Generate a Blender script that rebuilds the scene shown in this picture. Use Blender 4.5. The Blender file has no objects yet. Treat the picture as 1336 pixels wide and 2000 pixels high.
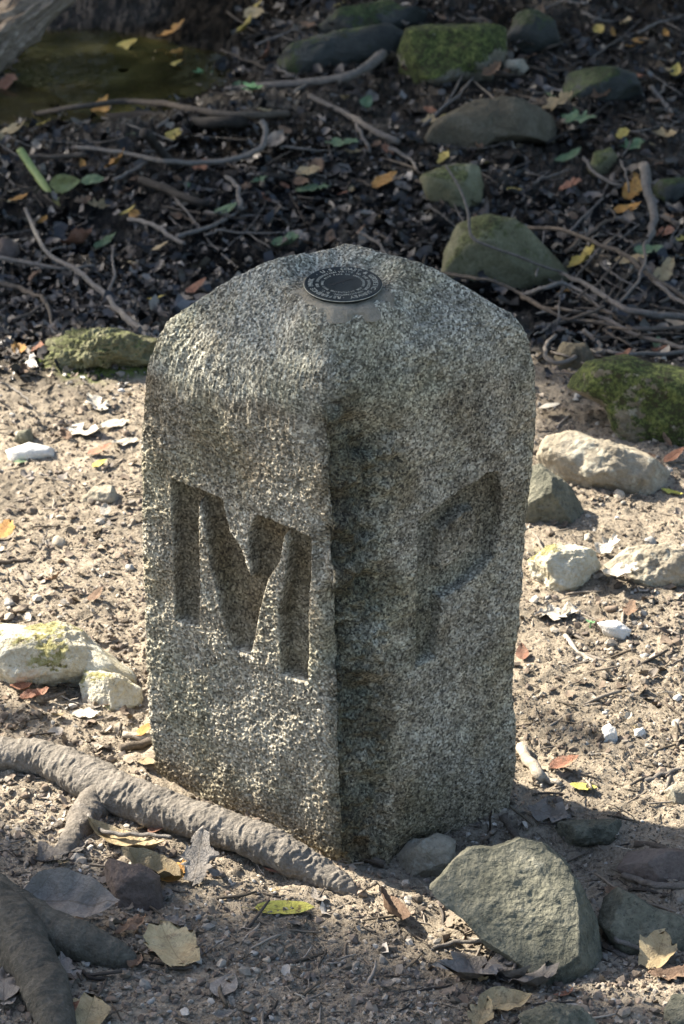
import bpy, bmesh, math, random
import numpy as np
from mathutils import Vector, Matrix, Quaternion
SC = bpy.context.scene
COL = SC.collection
rnd = random.Random(7)
rng = np.random.default_rng(11)

# ------------------------------------------------------------------ camera
PW, PH, FPX = 1336, 2000, 5600.0
PITCH = math.radians(25.5)
CAMH = 1.742
cam = bpy.data.cameras.new('camera')
camo = bpy.data.objects.new('camera', cam)
COL.objects.link(camo)
camo.location = (0, 0, CAMH)
camo.rotation_euler = (math.pi/2-PITCH, 0, 0)
cam.sensor_fit = 'VERTICAL'
cam.sensor_height = 36
cam.lens = 36*FPX/PH
cam.clip_end = 400
cam.dof.use_dof = True
cam.dof.focus_distance = 3.12
cam.dof.aperture_fstop = cam.lens/7.0
SC.camera = camo

# ------------------------------------------------------------------ light
SUN_FROM = Vector((-0.85, 0.527, 0)).normalized()
SUN_EL = math.radians(39)
SUNV = Vector((SUN_FROM.x*math.cos(SUN_EL), SUN_FROM.y*math.cos(SUN_EL), math.sin(SUN_EL)))
w = bpy.data.worlds.new('World'); SC.world = w; w.use_nodes = True
nt = w.node_tree; bg = nt.nodes['Background']
sky = nt.nodes.new('ShaderNodeTexSky'); sky.sky_type = 'NISHITA'; sky.sun_disc = False
sky.air_density = 0.9; sky.dust_density = 2.2; sky.ozone_density = 0.5
sky.sun_elevation = SUN_EL; sky.sun_rotation = math.atan2(SUN_FROM.x, SUN_FROM.y)
nt.links.new(sky.outputs[0], bg.inputs[0]); bg.inputs[1].default_value = 0.10
sl = bpy.data.lights.new('sun', 'SUN'); sl.energy = 5.0; sl.angle = math.radians(0.53); sl.color = (1, 0.91, 0.78)
so = bpy.data.objects.new('sun', sl); COL.objects.link(so)
so.rotation_euler = SUNV.to_track_quat('Z', 'Y').to_euler()
SC.view_settings.view_transform = 'Standard'
SC.view_settings.look = 'None'
SC.view_settings.gamma = 1
SC.view_settings.exposure = 2.05

# ------------------------------------------------------------------ helpers
CP, SP = math.cos(PITCH), math.sin(PITCH)
CAMV = np.array([0, 0, CAMH])
VX = np.array([1.0, 0, 0]); VY = np.array([0, SP, CP]); VZ = np.array([0, CP, -SP])

def ray(px, py):
    return VZ + VX*((px-PW/2)/FPX) + VY*((PH/2-py)/FPX)      # depth 1 along the axis

def project(P):
    q = P-CAMV
    d = q@VZ
    return np.stack([PW/2+FPX*(q@VX)/d, PH/2-FPX*(q@VY)/d], -1)

def _h(ix, iy, iz, seed):
    n = (ix*374761393 + iy*668265263 + iz*2147483647 + seed*974711) & 0xFFFFFFFF
    n = ((n ^ (n >> 13))*1274126177) & 0xFFFFFFFF
    n = ((n ^ (n >> 16))*2246822519) & 0xFFFFFFFF
    return ((n ^ (n >> 15)) & 0xFFFFFF)/float(0xFFFFFF)*2-1

_R = np.array(Matrix.Rotation(0.9, 3, Vector((0.62, 0.41, 0.67))) @ Matrix.Rotation(0.55, 3, Vector((0.1, 0.9, -0.4))))

def noise(P, scale=1.0, seed=0, octv=1, gain=0.5):
    """value noise -1..1 of points (n,3)"""
    P = (np.asarray(P, float)*scale)@_R.T
    out = 0; amp = 1; tot = 0
    for o in range(octv):
        Q = (P if o == 0 else P@np.linalg.matrix_power(_R, o))*(2.03**o)+o*17.31
        I = np.floor(Q).astype(np.int64); f = Q-I
        f = f*f*f*(f*(f*6-15)+10)
        r = 0
        for dx in (0, 1):
            wx = f[..., 0] if dx else 1-f[..., 0]
            for dy in (0, 1):
                wy = f[..., 1] if dy else 1-f[..., 1]
                for dz in (0, 1):
                    wz = f[..., 2] if dz else 1-f[..., 2]
                    r = r + wx*wy*wz*_h(I[..., 0]+dx, I[..., 1]+dy, I[..., 2]+dz, seed+o*31)
        out = out+amp*r; tot += amp; amp *= gain
    return out/tot

def sst(a, b, x):
    t = np.clip((x-a)/(b-a), 0, 1)
    return t*t*(3-2*t)

def gauss(x, y, cx, cy, sx, sy=None):
    sy = sy or sx
    return np.exp(-((x-cx)/sx)**2-((y-cy)/sy)**2)

def bankline(x):
    return 4.22 - 0.10*x + 0.06*np.sin(x*3.1+0.5)

def mudmask(x, y):
    P = np.stack([x, y, x*0], -1)
    return sst(-0.16, 0.16, y-bankline(x)+0.34*noise(P, 3.2, 5, 4, 0.6))

def gh(x, y, fine=True):
    x = np.asarray(x, float); y = np.asarray(y, float)
    P = np.stack([x, y, x*0], -1)
    z = 0.018*noise(P, 2.2, 1)+0.010*noise(P, 6, 2, 2)
    b = y-bankline(x)+0.05*noise(P, 6, 9)
    s = sst(-0.08, 0.45, b)
    z = z - 0.13*s + s*(0.030*noise(P, 2.6, 3, 2)+0.018*noise(P, 9, 4, 2))
    z = z + 0.10*sst(5.6, 6.6, y)*sst(-0.6, 0.6, x+0.3)
    z = z - 0.10*gauss(x, y, -0.50, 6.35, 0.42, 0.42)                       # pool
    z = z + 0.05*gauss(x, y, -0.35, 5.72, 0.35, 0.10)                       # rim of the pool
    z = z + 0.035*gauss(x, y, -0.42, 2.45, 0.20, 0.25)                      # soil heaped round the roots
    z = z - 0.035*gauss(x, y, 0.12, 2.78, 0.10, 0.06) - 0.02*gauss(x, y, 0.27, 2.80, .10, .08)
    z = z + 0.015*gauss(x, y, 0.0, 2.42, 0.25, 0.12)
    if fine:
        a = 0.55+0.45*noise(P, 3.3, 41)
        n1 = noise(P, 34, 6, 2); n2 = noise(P, 85, 7, 2); n3 = noise(P, 150, 8)
        z = z + (0.0058*n1*(0.4+a) + 0.0042*np.abs(n2)*(0.5+a) + 0.0020*n3)*(1+1.5*s)
    return z

_lx = np.arange(-2.0, 2.0, 0.012); _ly = np.arange(1.2, 9.0, 0.012)
_LX, _LY = np.meshgrid(_lx, _ly)
_LZ = gh(_LX.ravel(), _LY.ravel(), False).reshape(_LX.shape)

def g0(x, y):
    """smooth ground height from the table"""
    u = min(max((x+2.0)/0.012, 0), len(_lx)-2.001); v = min(max((y-1.2)/0.012, 0), len(_ly)-2.001)
    i, j = int(u), int(v); u -= i; v -= j
    return float((_LZ[j, i]*(1-u)+_LZ[j, i+1]*u)*(1-v)+(_LZ[j+1, i]*(1-u)+_LZ[j+1, i+1]*u)*v)

def gpt(px, py):
    r = ray(px, py)
    t = -CAMH/r[2]
    for _ in range(14):
        p = CAMV+r*t
        t = t+0.9*((g0(p[0], p[1])-CAMH)/r[2]-t)
    return CAMV+r*t

def dpt(px, py, ref, dd=0.0):
    """a point seen at (px,py) that stands at the distance of the ground at ref"""
    g = gpt(*ref)
    d = (g-CAMV)@VZ+dd
    return CAMV+ray(px, py)*d

def mscale(p):
    return float((np.asarray(p)-CAMV)@VZ)/FPX

def make_mesh(name, V, F, smooth=True, attrs=None):
    V = np.asarray(V, np.float32); F = np.asarray(F, np.int32)
    me = bpy.data.meshes.new(name)
    k = F.shape[1]
    me.vertices.add(len(V)); me.vertices.foreach_set('co', V.ravel())
    me.loops.add(F.size); me.loops.foreach_set('vertex_index', F.ravel())
    me.polygons.add(len(F)); me.polygons.foreach_set('loop_start', np.arange(0, F.size, k, dtype=np.int32))
    me.polygons.foreach_set('loop_total', np.full(len(F), k, np.int32))
    me.polygons.foreach_set('use_smooth', np.full(len(F), smooth))
    for an, av in (attrs or {}).items():
        av = np.asarray(av, np.float32)
        if av.ndim == 1:
            a = me.attributes.new(an, 'FLOAT', 'POINT'); a.data.foreach_set('value', av)
        else:
            a = me.attributes.new(an, 'FLOAT_COLOR', 'POINT')
            c = np.ones((len(V), 4), np.float32); c[:, :3] = av; a.data.foreach_set('color', c.ravel())
    me.update(calc_edges=True)
    return me

def grid_faces(nr, nc, wrap=False):
    i = np.arange(nr-1)[:, None]; j = np.arange(nc if wrap else nc-1)[None, :]
    j2 = (j+1) % nc
    a = i*nc+j; b = i*nc+j2; c = (i+1)*nc+j2; d = (i+1)*nc+j
    return np.stack([a, b, c, d], -1).reshape(-1, 4)

def link(name, me, mat=None, parent=None, label=None, cat=None, group=None, kind=None):
    o = bpy.data.objects.new(name, me)
    COL.objects.link(o)
    if mat is not None and me is not None and len(me.materials) == 0:
        me.materials.append(mat)
    if parent is not None: o.parent = parent
    if label: o['label'] = label
    if cat: o['category'] = cat
    if group: o['group'] = group
    if kind: o['kind'] = kind
    return o

# ------------------------------------------------------------------ materials
class NB:
    def __init__(s, name):
        s.m = bpy.data.materials.new(name); s.m.use_nodes = True
        s.t = s.m.node_tree; s.b = s.t.nodes['Principled BSDF']
        s.out = s.t.nodes['Material Output']
        s.tc = None
    def n(s, kind, **kw):
        nd = s.t.nodes.new('ShaderNode'+kind)
        for k, v in kw.items(): setattr(nd, k, v)
        return nd
    def l(s, a, b): s.t.links.new(a, b)
    def co(s, which='Object', scale=None):
        if s.tc is None: s.tc = s.n('TexCoord')
        o = s.tc.outputs[which]
        if scale:
            mp = s.n('Mapping'); mp.inputs['Scale'].default_value = scale; s.l(o, mp.inputs[0]); return mp.outputs[0]
        return o
    def pos(s, scale=None):
        g = s.n('NewGeometry'); o = g.outputs['Position']
        if scale:
            mp = s.n('Mapping'); mp.inputs['Scale'].default_value = scale; s.l(o, mp.inputs[0]); return mp.outputs[0]
        return o
    def noise(s, co, scale, detail=4, rough=0.6, dist=0):
        nd = s.n('TexNoise'); s.l(co, nd.inputs['Vector'])
        nd.inputs['Scale'].default_value = scale; nd.inputs['Detail'].default_value = detail
        nd.inputs['Roughness'].default_value = rough; nd.inputs['Distortion'].default_value = dist
        return nd.outputs['Fac']
    def vor(s, co, scale, feature='F1', out='Distance'):
        nd = s.n('TexVoronoi'); nd.feature = feature; s.l(co, nd.inputs['Vector']); nd.inputs['Scale'].default_value = scale
        return nd.outputs[out]
    def ramp(s, f, stops, interp='LINEAR'):
        nd = s.n('ValToRGB'); s.l(f, nd.inputs[0]); e = nd.color_ramp.elements
        nd.color_ramp.interpolation = interp
        while len(e) < len(stops): e.new(0.5)
        for k, (p, c) in enumerate(stops):
            e[k].position = p
            e[k].color = (c, c, c, 1) if isinstance(c, (int, float)) else (*c, 1)
        return nd.outputs[0]
    def mix(s, f, a, b, mode='MIX'):
        nd = s.n('Mix'); nd.data_type = 'RGBA'; nd.blend_type = mode
        for v, i in ((f, 0), (a, 6), (b, 7)):
            if isinstance(v, (int, float)): nd.inputs[i].default_value = v if i == 0 else (v, v, v, 1)
            elif isinstance(v, tuple): nd.inputs[i].default_value = (*v, 1)
            else: s.l(v, nd.inputs[i])
        return nd.outputs[2]
    def math(s, op, a, b=0.0, clamp=False):
        nd = s.n('Math'); nd.operation = op; nd.use_clamp = clamp
        for v, i in ((a, 0), (b, 1)):
            if isinstance(v, (int, float)): nd.inputs[i].default_value = v
            else: s.l(v, nd.inputs[i])
        return nd.outputs[0]
    def attr(s, name, out='Fac'):
        nd = s.n('Attribute'); nd.attribute_name = name; return nd.outputs[out]
    def base(s, c): s.l(c, s.b.inputs['Base Color'])
    def rough(s, r):
        if isinstance(r, (int, float)): s.b.inputs['Roughness'].default_value = r
        else: s.l(r, s.b.inputs['Roughness'])
    def bump(s, h, dist=0.002, strength=0.6, prev=None):
        nd = s.n('Bump'); nd.inputs['Distance'].default_value = dist; nd.inputs['Strength'].default_value = strength
        s.l(h, nd.inputs['Height'])
        if prev is not None: s.l(prev, nd.inputs['Normal'])
        s.l(nd.outputs[0], s.b.inputs['Normal']); return nd.outputs[0]

def granite():
    s = NB('weathered_granite'); p = s.pos()
    warp = s.noise(p, 90, 3)
    g1 = s.noise(p, 330, 2, 0.5)
    g2 = s.vor(p, 430, out='Color')
    gb = s.n('RGBToBW'); s.l(g2, gb.inputs[0])
    grain = s.mix(0.5, g1, gb.outputs[0])
    big = s.noise(p, 14, 4)
    # feldspar and quartz ground colour, tan weathering
    col = s.ramp(grain, [(0.26, (0.080, 0.072, 0.057)), (0.42, (0.205, 0.187, 0.148)), (0.56, (0.355, 0.328, 0.264)), (0.74, (0.60, 0.565, 0.475))])
    cool = s.ramp(grain, [(0.26, (0.055, 0.056, 0.047)), (0.44, (0.165, 0.166, 0.14)), (0.58, (0.31, 0.31, 0.262)), (0.76, (0.56, 0.56, 0.485))])
    cm = s.attr('fresh')
    col = s.mix(cm, col, cool)
    brown = s.mix(1.0, col, (0.85, 0.74, 0.58), 'MULTIPLY')
    col = s.mix(s.ramp(big, [(0.48, 0.0), (0.72, 0.75)]), col, brown)
    green = s.mix(1.0, col, (0.92, 0.94, 0.84), 'MULTIPLY')
    col = s.mix(s.ramp(s.noise(p, 9, 3), [(0.45, 0.0), (0.62, 0.7)]), col, green)
    # black mica
    mica = s.ramp(s.noise(p, 235, 2, 0.6), [(0.565, 0.0), (0.64, 0.80)])
    mica = s.math('MULTIPLY', mica, s.math('ADD', 0.18, s.math('MULTIPLY', s.attr('speck'), 0.8)))
    col = s.mix(mica, col, (0.022, 0.021, 0.019))
    blotch = s.ramp(s.mix(0.5, s.noise(p, 34, 4, 0.65), s.noise(p, 90, 3, 0.6)), [(0.36, (0.56, 0.55, 0.52)), (0.5, (0.92, 0.92, 0.90)), (0.64, (1.24, 1.22, 1.16))])
    col = s.mix(1.0, col, blotch, 'MULTIPLY')
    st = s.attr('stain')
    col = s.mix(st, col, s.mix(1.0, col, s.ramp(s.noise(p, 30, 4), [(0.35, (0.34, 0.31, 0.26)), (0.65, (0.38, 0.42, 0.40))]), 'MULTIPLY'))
    d = s.attr('dirt_and_shade')
    col = s.mix(d, col, s.mix(1.0, col, (0.50, 0.43, 0.33), 'MULTIPLY'))  # browns the granite for dirt and for painted shade
    s.base(col); s.rough(0.88)
    s.b.inputs['Specular IOR Level'].default_value = 0.25
    h = s.math('ADD', s.noise(p, 520, 3), s.math('MULTIPLY', warp, 1.5))
    s.bump(h, 0.0022, 0.9)
    return s.m

def soil():
    s = NB('soil_and_mud'); p = s.pos()
    mud = s.attr('mud')
    n1 = s.noise(p, 4.5, 6, 0.65); n2 = s.noise(p, 60, 5, 0.7); n3 = s.noise(p, 300, 4, 0.7)
    c = s.ramp(s.mix(0.5, n1, n2), [(0.34, (0.062, 0.049, 0.035)), (0.46, (0.165, 0.136, 0.098)), (0.58, (0.325, 0.27, 0.198)), (0.74, (0.55, 0.485, 0.39))])
    c = s.mix(s.ramp(n3, [(0.35, 0.0), (0.7, 0.55)]), c, (0.43, 0.38, 0.30))
    c = s.mix(s.ramp(s.noise(p, 140, 3, 0.7), [(0.58, 0.0), (0.66, 0.7)]), c, (0.11, 0.085, 0.06))
    m = s.ramp(s.mix(0.5, n2, n3), [(0.36, (0.0015, 0.0015, 0.0016)), (0.54, (0.0042, 0.0042, 0.0043)), (0.66, (0.015, 0.0145, 0.014)), (0.8, (0.06, 0.058, 0.055))])
    far = s.attr('brownbank')
    m = s.mix(far, m, s.ramp(n2, [(0.3, (0.022, 0.018, 0.012)), (0.55, (0.065, 0.05, 0.033)), (0.8, (0.14, 0.11, 0.08))]))
    ms = s.attr('moss')
    c = s.mix(ms, c, s.ramp(n3, [(0.3, (0.06, 0.085, 0.02)), (0.7, (0.20, 0.24, 0.06))]))
    s.base(s.mix(mud, c, m))
    wet = s.ramp(s.noise(p, 3.5, 4, 0.6), [(0.42, 0.9), (0.56, 0.22)])
    s.rough(s.mix(mud, 0.95, s.mix(0.6, s.ramp(n2, [(0.35, 0.30), (0.62, 0.8)]), wet)))
    s.l(s.mix(mud, 0.2, s.ramp(s.noise(p, 3.5, 4, 0.6), [(0.42, 0.05), (0.56, 0.35)])), s.b.inputs['Specular IOR Level'])
    b = s.bump(n2, 0.012, 0.9)
    s.bump(s.math('ADD', n3, s.math('MULTIPLY', s.noise(p, 700, 2), 0.5)), 0.004, 0.8, b)
    return s.m

def rockmat(name, stops, moss=0.0, mosscol=((0.026, 0.036, 0.010), (0.125, 0.145, 0.04)), scale=18, fine=160, rough=0.9, bump=0.004, speck=0.25, lichen=0.0):
    s = NB(name); p = s.pos()
    n1 = s.noise(p, scale, 5, 0.62, 0.4); n2 = s.noise(p, fine, 4, 0.7)
    c = s.ramp(s.mix(0.4, n1, n2), stops)
    c = s.mix(s.ramp(s.noise(p, fine*1.7, 2), [(0.60, 0.0), (0.68, speck)]), c, (0.02, 0.02, 0.018))
    if lichen:
        c = s.mix(s.ramp(s.noise(p, 45, 4, 0.7), [(0.55, 0.0), (0.62, lichen)]), c, (0.42, 0.43, 0.36))
    if moss:
        g = s.n('NewGeometry'); sp = s.n('SeparateXYZ'); s.l(g.outputs['Normal'], sp.inputs[0])
        up = s.math('ADD', s.math('MULTIPLY', sp.outputs[2], 0.28), s.math('ADD', s.math('MULTIPLY', s.noise(p, 13, 6, 0.75), 1.5), -0.19))
        up = s.math('ADD', up, s.math('MULTIPLY', sp.outputs[0], -0.12))
        k = s.ramp(up, [(0.85-0.35*moss, 0.0), (0.93-0.35*moss, 1.0)])
        mc = s.ramp(s.mix(0.5, n2, s.noise(p, 40, 4, 0.7)), [(0.36, (0.03, 0.024, 0.012)), (0.46, mosscol[0]), (0.64, mosscol[1])])
        c = s.mix(k, c, mc)
    s.base(c); s.rough(rough); s.b.inputs['Specular IOR Level'].default_value = 0.3
    b = s.bump(n1, bump*2, 0.5)
    s.bump(n2, bump, 0.8, b)
    return s.m

def woodmat(name, dark, mid, light, stretch=(1, 1, 1), scale=40, bump=0.003, rough=0.9):
    s = NB(name); p = s.pos(stretch)
    n1 = s.noise(p, scale, 5, 0.7); n2 = s.noise(p, scale*5, 4, 0.7)
    rn = s.n('ObjectInfo')
    c = s.ramp(s.mix(0.45, n1, n2), [(0.28, dark), (0.5, mid), (0.74, light)])
    c = s.mix(s.math('MULTIPLY', rn.outputs['Random'], 0.45), c, s.mix(1.0, c, (0.55, 0.48, 0.42), 'MULTIPLY'))
    s.base(c); s.rough(rough); s.b.inputs['Specular IOR Level'].default_value = 0.3
    s.bump(s.math('ADD', n1, n2), bump, 0.8)
    return s.m

def leafmat(name, c0, c1, c2, spot=(0.06, 0.035, 0.015), spotamt=0.7):
    s = NB(name); p = s.co('Object')
    n1 = s.noise(p, 3.2, 5, 0.65); n2 = s.noise(p, 22, 4, 0.7)
    rn = s.n('ObjectInfo')
    off = s.n('Mapping'); 
    c = s.ramp(s.mix(0.35, n1, n2), [(0.30, c0), (0.5, c1), (0.7, c2)])
    sp = s.n('SeparateXYZ'); s.l(p, sp.inputs[0])
    ay = s.math('ABSOLUTE', sp.outputs[1])
    rib = s.math('LESS_THAN', ay, 0.011)
    vein = s.math('FRACT', s.math('MULTIPLY', s.math('SUBTRACT', sp.outputs[0], s.math('MULTIPLY', ay, 0.8)), 7.0))
    vein = s.math('LESS_THAN', vein, 0.08)
    vr = s.math('MAXIMUM', rib, s.math('MULTIPLY', vein, 0.6))
    c = s.mix(s.math('MULTIPLY', vr, 0.55), c, s.mix(1.0, c, (0.55, 0.5, 0.4), 'MULTIPLY'))
    c = s.mix(s.ramp(s.noise(p, 6.5, 4, 0.7), [(0.56, 0.0), (0.68, spotamt)]), c, spot)
    hs = s.n('HueSaturation'); s.l(c, hs.inputs['Color'])
    s.l(s.math('ADD', 0.72, s.math('MULTIPLY', rn.outputs['Random'], 0.5)), hs.inputs['Value'])
    hs.inputs['Saturation'].default_value = 0.92
    s.base(hs.outputs[0]); s.rough(0.62); s.b.inputs['Specular IOR Level'].default_value = 0.35
    h = s.math('SUBTRACT', n2, s.math('MULTIPLY', vr, 0.6))
    s.bump(h, 0.02, 0.5)
    return s.m

def attrmat(name, rough=0.85, fine=200, bump=0.0015, var=0.5, spec=0.3):
    s = NB(name); p = s.pos()
    c = s.attr('tint', 'Color'); n = s.noise(p, fine, 4, 0.7)
    c = s.mix(s.ramp(n, [(0.35, var), (0.65, 0.0)]), c, s.mix(1.0, c, (0.42, 0.4, 0.38), 'MULTIPLY'))
    s.base(c); s.rough(rough); s.b.inputs['Specular IOR Level'].default_value = spec
    s.bump(n, bump, 0.7)
    return s.m

M = {}
M['granite'] = granite()
M['soil'] = soil()
M['rock_tan'] = rockmat('tan_rock', [(0.25, (0.10, 0.085, 0.06)), (0.5, (0.24, 0.21, 0.155)), (0.75, (0.40, 0.36, 0.28))], lichen=0.35)
M['rock_pale'] = rockmat('pale_rock', [(0.25, (0.20, 0.16, 0.10)), (0.42, (0.36, 0.32, 0.22)), (0.6, (0.52, 0.51, 0.43)), (0.8, (0.62, 0.62, 0.56))], moss=0.18, mosscol=((0.16, 0.145, 0.05), (0.30, 0.29, 0.15)), speck=0.25, bump=0.006)
M['rock_green'] = rockmat('grey_green_rock', [(0.32, (0.028, 0.029, 0.021)), (0.46, (0.088, 0.088, 0.064)), (0.60, (0.165, 0.158, 0.115)), (0.76, (0.32, 0.305, 0.235))], scale=22, speck=0.6, bump=0.006)
M['rock_mossy'] = rockmat('mossy_rock', [(0.25, (0.05, 0.043, 0.03)), (0.5, (0.14, 0.125, 0.09)), (0.78, (0.30, 0.28, 0.22))], moss=1.0, lichen=0.3)
M['rock_olive'] = rockmat('olive_stained_rock', [(0.25, (0.045, 0.042, 0.022)), (0.48, (0.13, 0.125, 0.07)), (0.70, (0.24, 0.235, 0.15)), (0.9, (0.33, 0.32, 0.24))], moss=0.35, mosscol=((0.05, 0.055, 0.02), (0.14, 0.15, 0.06)), scale=14)
M['rock_mud'] = rockmat('mud_stained_rock', [(0.25, (0.03, 0.025, 0.017)), (0.5, (0.095, 0.082, 0.055)), (0.78, (0.19, 0.17, 0.125))], speck=0.4)
M['rock_dark'] = rockmat('wet_dark_rock', [(0.25, (0.010, 0.011, 0.010)), (0.5, (0.032, 0.036, 0.032)), (0.8, (0.09, 0.095, 0.085))], moss=0.4, mosscol=((0.015, 0.025, 0.006), (0.05, 0.075, 0.02)), rough=0.6)
M['rock_brown'] = rockmat('dusty_brown_rock', [(0.25, (0.05, 0.038, 0.03)), (0.5, (0.115, 0.09, 0.075)), (0.78, (0.21, 0.175, 0.145))])
M['rock_white'] = rockmat('white_stone', [(0.25, (0.42, 0.40, 0.36)), (0.6, (0.62, 0.61, 0.57)), (0.9, (0.75, 0.74, 0.71))], speck=0.1)
M['root'] = woodmat('dusty_root_bark', (0.06, 0.054, 0.044), (0.175, 0.158, 0.132), (0.32, 0.295, 0.255), scale=70, bump=0.004)
M['root_dark'] = woodmat('grey_root_bark', (0.035, 0.033, 0.026), (0.09, 0.085, 0.068), (0.18, 0.17, 0.142), scale=55, bump=0.004)
M['twig_grey'] = woodmat('grey_twig_bark', (0.07, 0.062, 0.055), (0.17, 0.155, 0.135), (0.30, 0.28, 0.25), scale=120)
M['twig_brown'] = woodmat('brown_twig_bark', (0.04, 0.032, 0.024), (0.115, 0.094, 0.072), (0.22, 0.185, 0.145), scale=120)
M['twig_dark'] = woodmat('wet_dark_wood', (0.008, 0.007, 0.006), (0.025, 0.021, 0.017), (0.075, 0.065, 0.05), scale=90, rough=0.7)
M['twig_pale'] = woodmat('bleached_wood', (0.26, 0.22, 0.17), (0.42, 0.38, 0.31), (0.58, 0.55, 0.48), scale=100)
M['log'] = woodmat('weathered_log_wood', (0.05, 0.036, 0.024), (0.32, 0.25, 0.18), (0.66, 0.57, 0.46), stretch=(2.4, 1.3, 3.5), scale=26, bump=0.008)
M['leaf_yellow'] = leafmat('yellow_leaf', (0.30, 0.21, 0.03), (0.45, 0.35, 0.06), (0.52, 0.46, 0.14), (0.16, 0.08, 0.02))
M['leaf_lime'] = leafmat('lime_yellow_leaf', (0.30, 0.27, 0.03), (0.46, 0.42, 0.05), (0.56, 0.52, 0.11), (0.10, 0.055, 0.015), 0.95)
M['leaf_orange'] = leafmat('orange_leaf', (0.28, 0.11, 0.015), (0.46, 0.22, 0.025), (0.55, 0.33, 0.07))
M['leaf_tan'] = leafmat('tan_leaf', (0.20, 0.14, 0.06), (0.37, 0.28, 0.14), (0.50, 0.41, 0.23), (0.10, 0.06, 0.03))
M['leaf_brown'] = leafmat('brown_leaf', (0.08, 0.045, 0.025), (0.19, 0.11, 0.06), (0.31, 0.21, 0.13))
M['leaf_rust'] = leafmat('rust_red_leaf', (0.13, 0.045, 0.022), (0.26, 0.11, 0.055), (0.38, 0.21, 0.13))
M['leaf_green'] = leafmat('green_leaf', (0.05, 0.10, 0.04), (0.11, 0.19, 0.09), (0.23, 0.31, 0.18), (0.10, 0.09, 0.03), 0.5)
M['leaf_grey'] = leafmat('dusty_grey_leaf', (0.11, 0.095, 0.075), (0.21, 0.185, 0.155), (0.33, 0.30, 0.26), (0.07, 0.055, 0.04), 0.5)
M['leaf_pale'] = leafmat('bleached_leaf', (0.30, 0.26, 0.19), (0.46, 0.42, 0.34), (0.60, 0.57, 0.50), (0.22, 0.16, 0.10), 0.5)
M['litter'] = attrmat('leaf_litter', 0.7)
M['wet_litter'] = attrmat('wet_leaf_litter', 0.38, spec=0.5)
M['pebble'] = attrmat('pebbles', 0.88)
M['canopy'] = leafmat('canopy_leaf', (0.03, 0.06, 0.012), (0.06, 0.11, 0.025), (0.10, 0.15, 0.04), (0.05, 0.07, 0.02), 0.2)
M['bark'] = woodmat('tree_bark', (0.03, 0.025, 0.02), (0.085, 0.072, 0.058), (0.16, 0.14, 0.115), stretch=(1, 1, 0.2), scale=14, bump=0.02)

def brassmat():
    s = NB('tarnished_bronze'); p = s.pos()
    n = s.noise(p, 60, 5, 0.7)
    s.base(s.ramp(n, [(0.3, (0.008, 0.012, 0.013)), (0.55, (0.017, 0.024, 0.026)), (0.8, (0.035, 0.045, 0.045))]))
    s.b.inputs['Metallic'].default_value = 0.2; s.b.inputs['Specular IOR Level'].default_value = 0.25
    s.rough(s.ramp(n, [(0.3, 0.55), (0.7, 0.75)])); s.bump(s.noise(p, 500, 3), 0.0006, 0.5)
    return s.m
M['bronze'] = brassmat()
def wornmat():
    s = NB('worn_bronze_edge'); p = s.pos()
    s.base(s.ramp(s.noise(p, 300, 3), [(0.3, (0.15, 0.16, 0.14)), (0.7, (0.42, 0.425, 0.37))]))
    s.b.inputs['Metallic'].default_value = 0.35; s.rough(0.5)
    return s.m
M['worn'] = wornmat()
def simple(name, c, rough=0.9, metal=0):
    s = NB(name); p = s.pos(); n = s.noise(p, 200, 4, 0.7)
    s.base(s.ramp(n, [(0.3, tuple(x*0.6 for x in c)), (0.7, c)])); s.rough(rough); s.bump(n, 0.001, 0.6)
    return s.m
M['cement'] = rockmat('cement', [(0.3, (0.12, 0.11, 0.085)), (0.55, (0.23, 0.21, 0.16)), (0.8, (0.34, 0.31, 0.24))], fine=220)
M['groove'] = simple('dark_groove', (0.015, 0.016, 0.016))
M['plant'] = simple('withered_stalk', (0.30, 0.36, 0.12), 0.6)
M['plantleaf'] = leafmat('withered_leaf', (0.24, 0.23, 0.07), (0.42, 0.42, 0.14), (0.56, 0.58, 0.26), (0.12, 0.07, 0.03), 0.6)
M['seedling'] = leafmat('seedling_leaf', (0.06, 0.18, 0.06), (0.12, 0.30, 0.11), (0.2, 0.38, 0.16), (0.1, 0.2, 0.06), 0.2)
def watermat():
    s = NB('murky_water'); p = s.pos()
    s.base(s.ramp(s.noise(p, 7, 4), [(0.35, (0.012, 0.010, 0.004)), (0.55, (0.035, 0.030, 0.010)), (0.75, (0.08, 0.072, 0.026))]))
    s.rough(0.06); s.b.inputs['IOR'].default_value = 1.33
    s.bump(s.noise(p, 24, 2), 0.004, 0.25)
    return s.m
M['water'] = watermat()

# ------------------------------------------------------------------ ground
def axis(lo, hi, step, out, g=1.35):
    a = list(np.arange(lo, hi+1e-6, step)); s = step
    while a[-1] < out: s *= g; a.append(a[-1]+s)
    s = step
    while a[0] > -out: s *= g; a.insert(0, a[0]-s)
    return np.array(a)
gx = axis(-0.92, 0.92, 0.0036, 150)
ya = np.concatenate([np.arange(2.05, 3.3, 0.0042), np.arange(3.3, 4.4, 0.0058), np.arange(4.4, 7.2, 0.012)])
lo = [2.05]; s_ = 0.005
while lo[0] > -150: s_ *= 1.35; lo.insert(0, lo[0]-s_)
hi = [ya[-1]]; s_ = 0.01
while hi[-1] < 150: s_ *= 1.35; hi.append(hi[-1]+s_)
gy = np.concatenate([lo[:-1], ya, hi[1:]])
GX, GY = np.meshgrid(gx, gy)
xf, yf = GX.ravel(), GY.ravel()
GZ = gh(xf, yf)
mud = mudmask(xf, yf)
PP = np.stack([xf, yf, xf*0], -1)
bb = np.clip(sst(5.3, 5.7, yf+0.3*noise(PP, 3, 77, 2))*0.4 + 0.3*gauss(xf, yf, -.5, 4.5, .35, .2), 0, 1)
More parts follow.
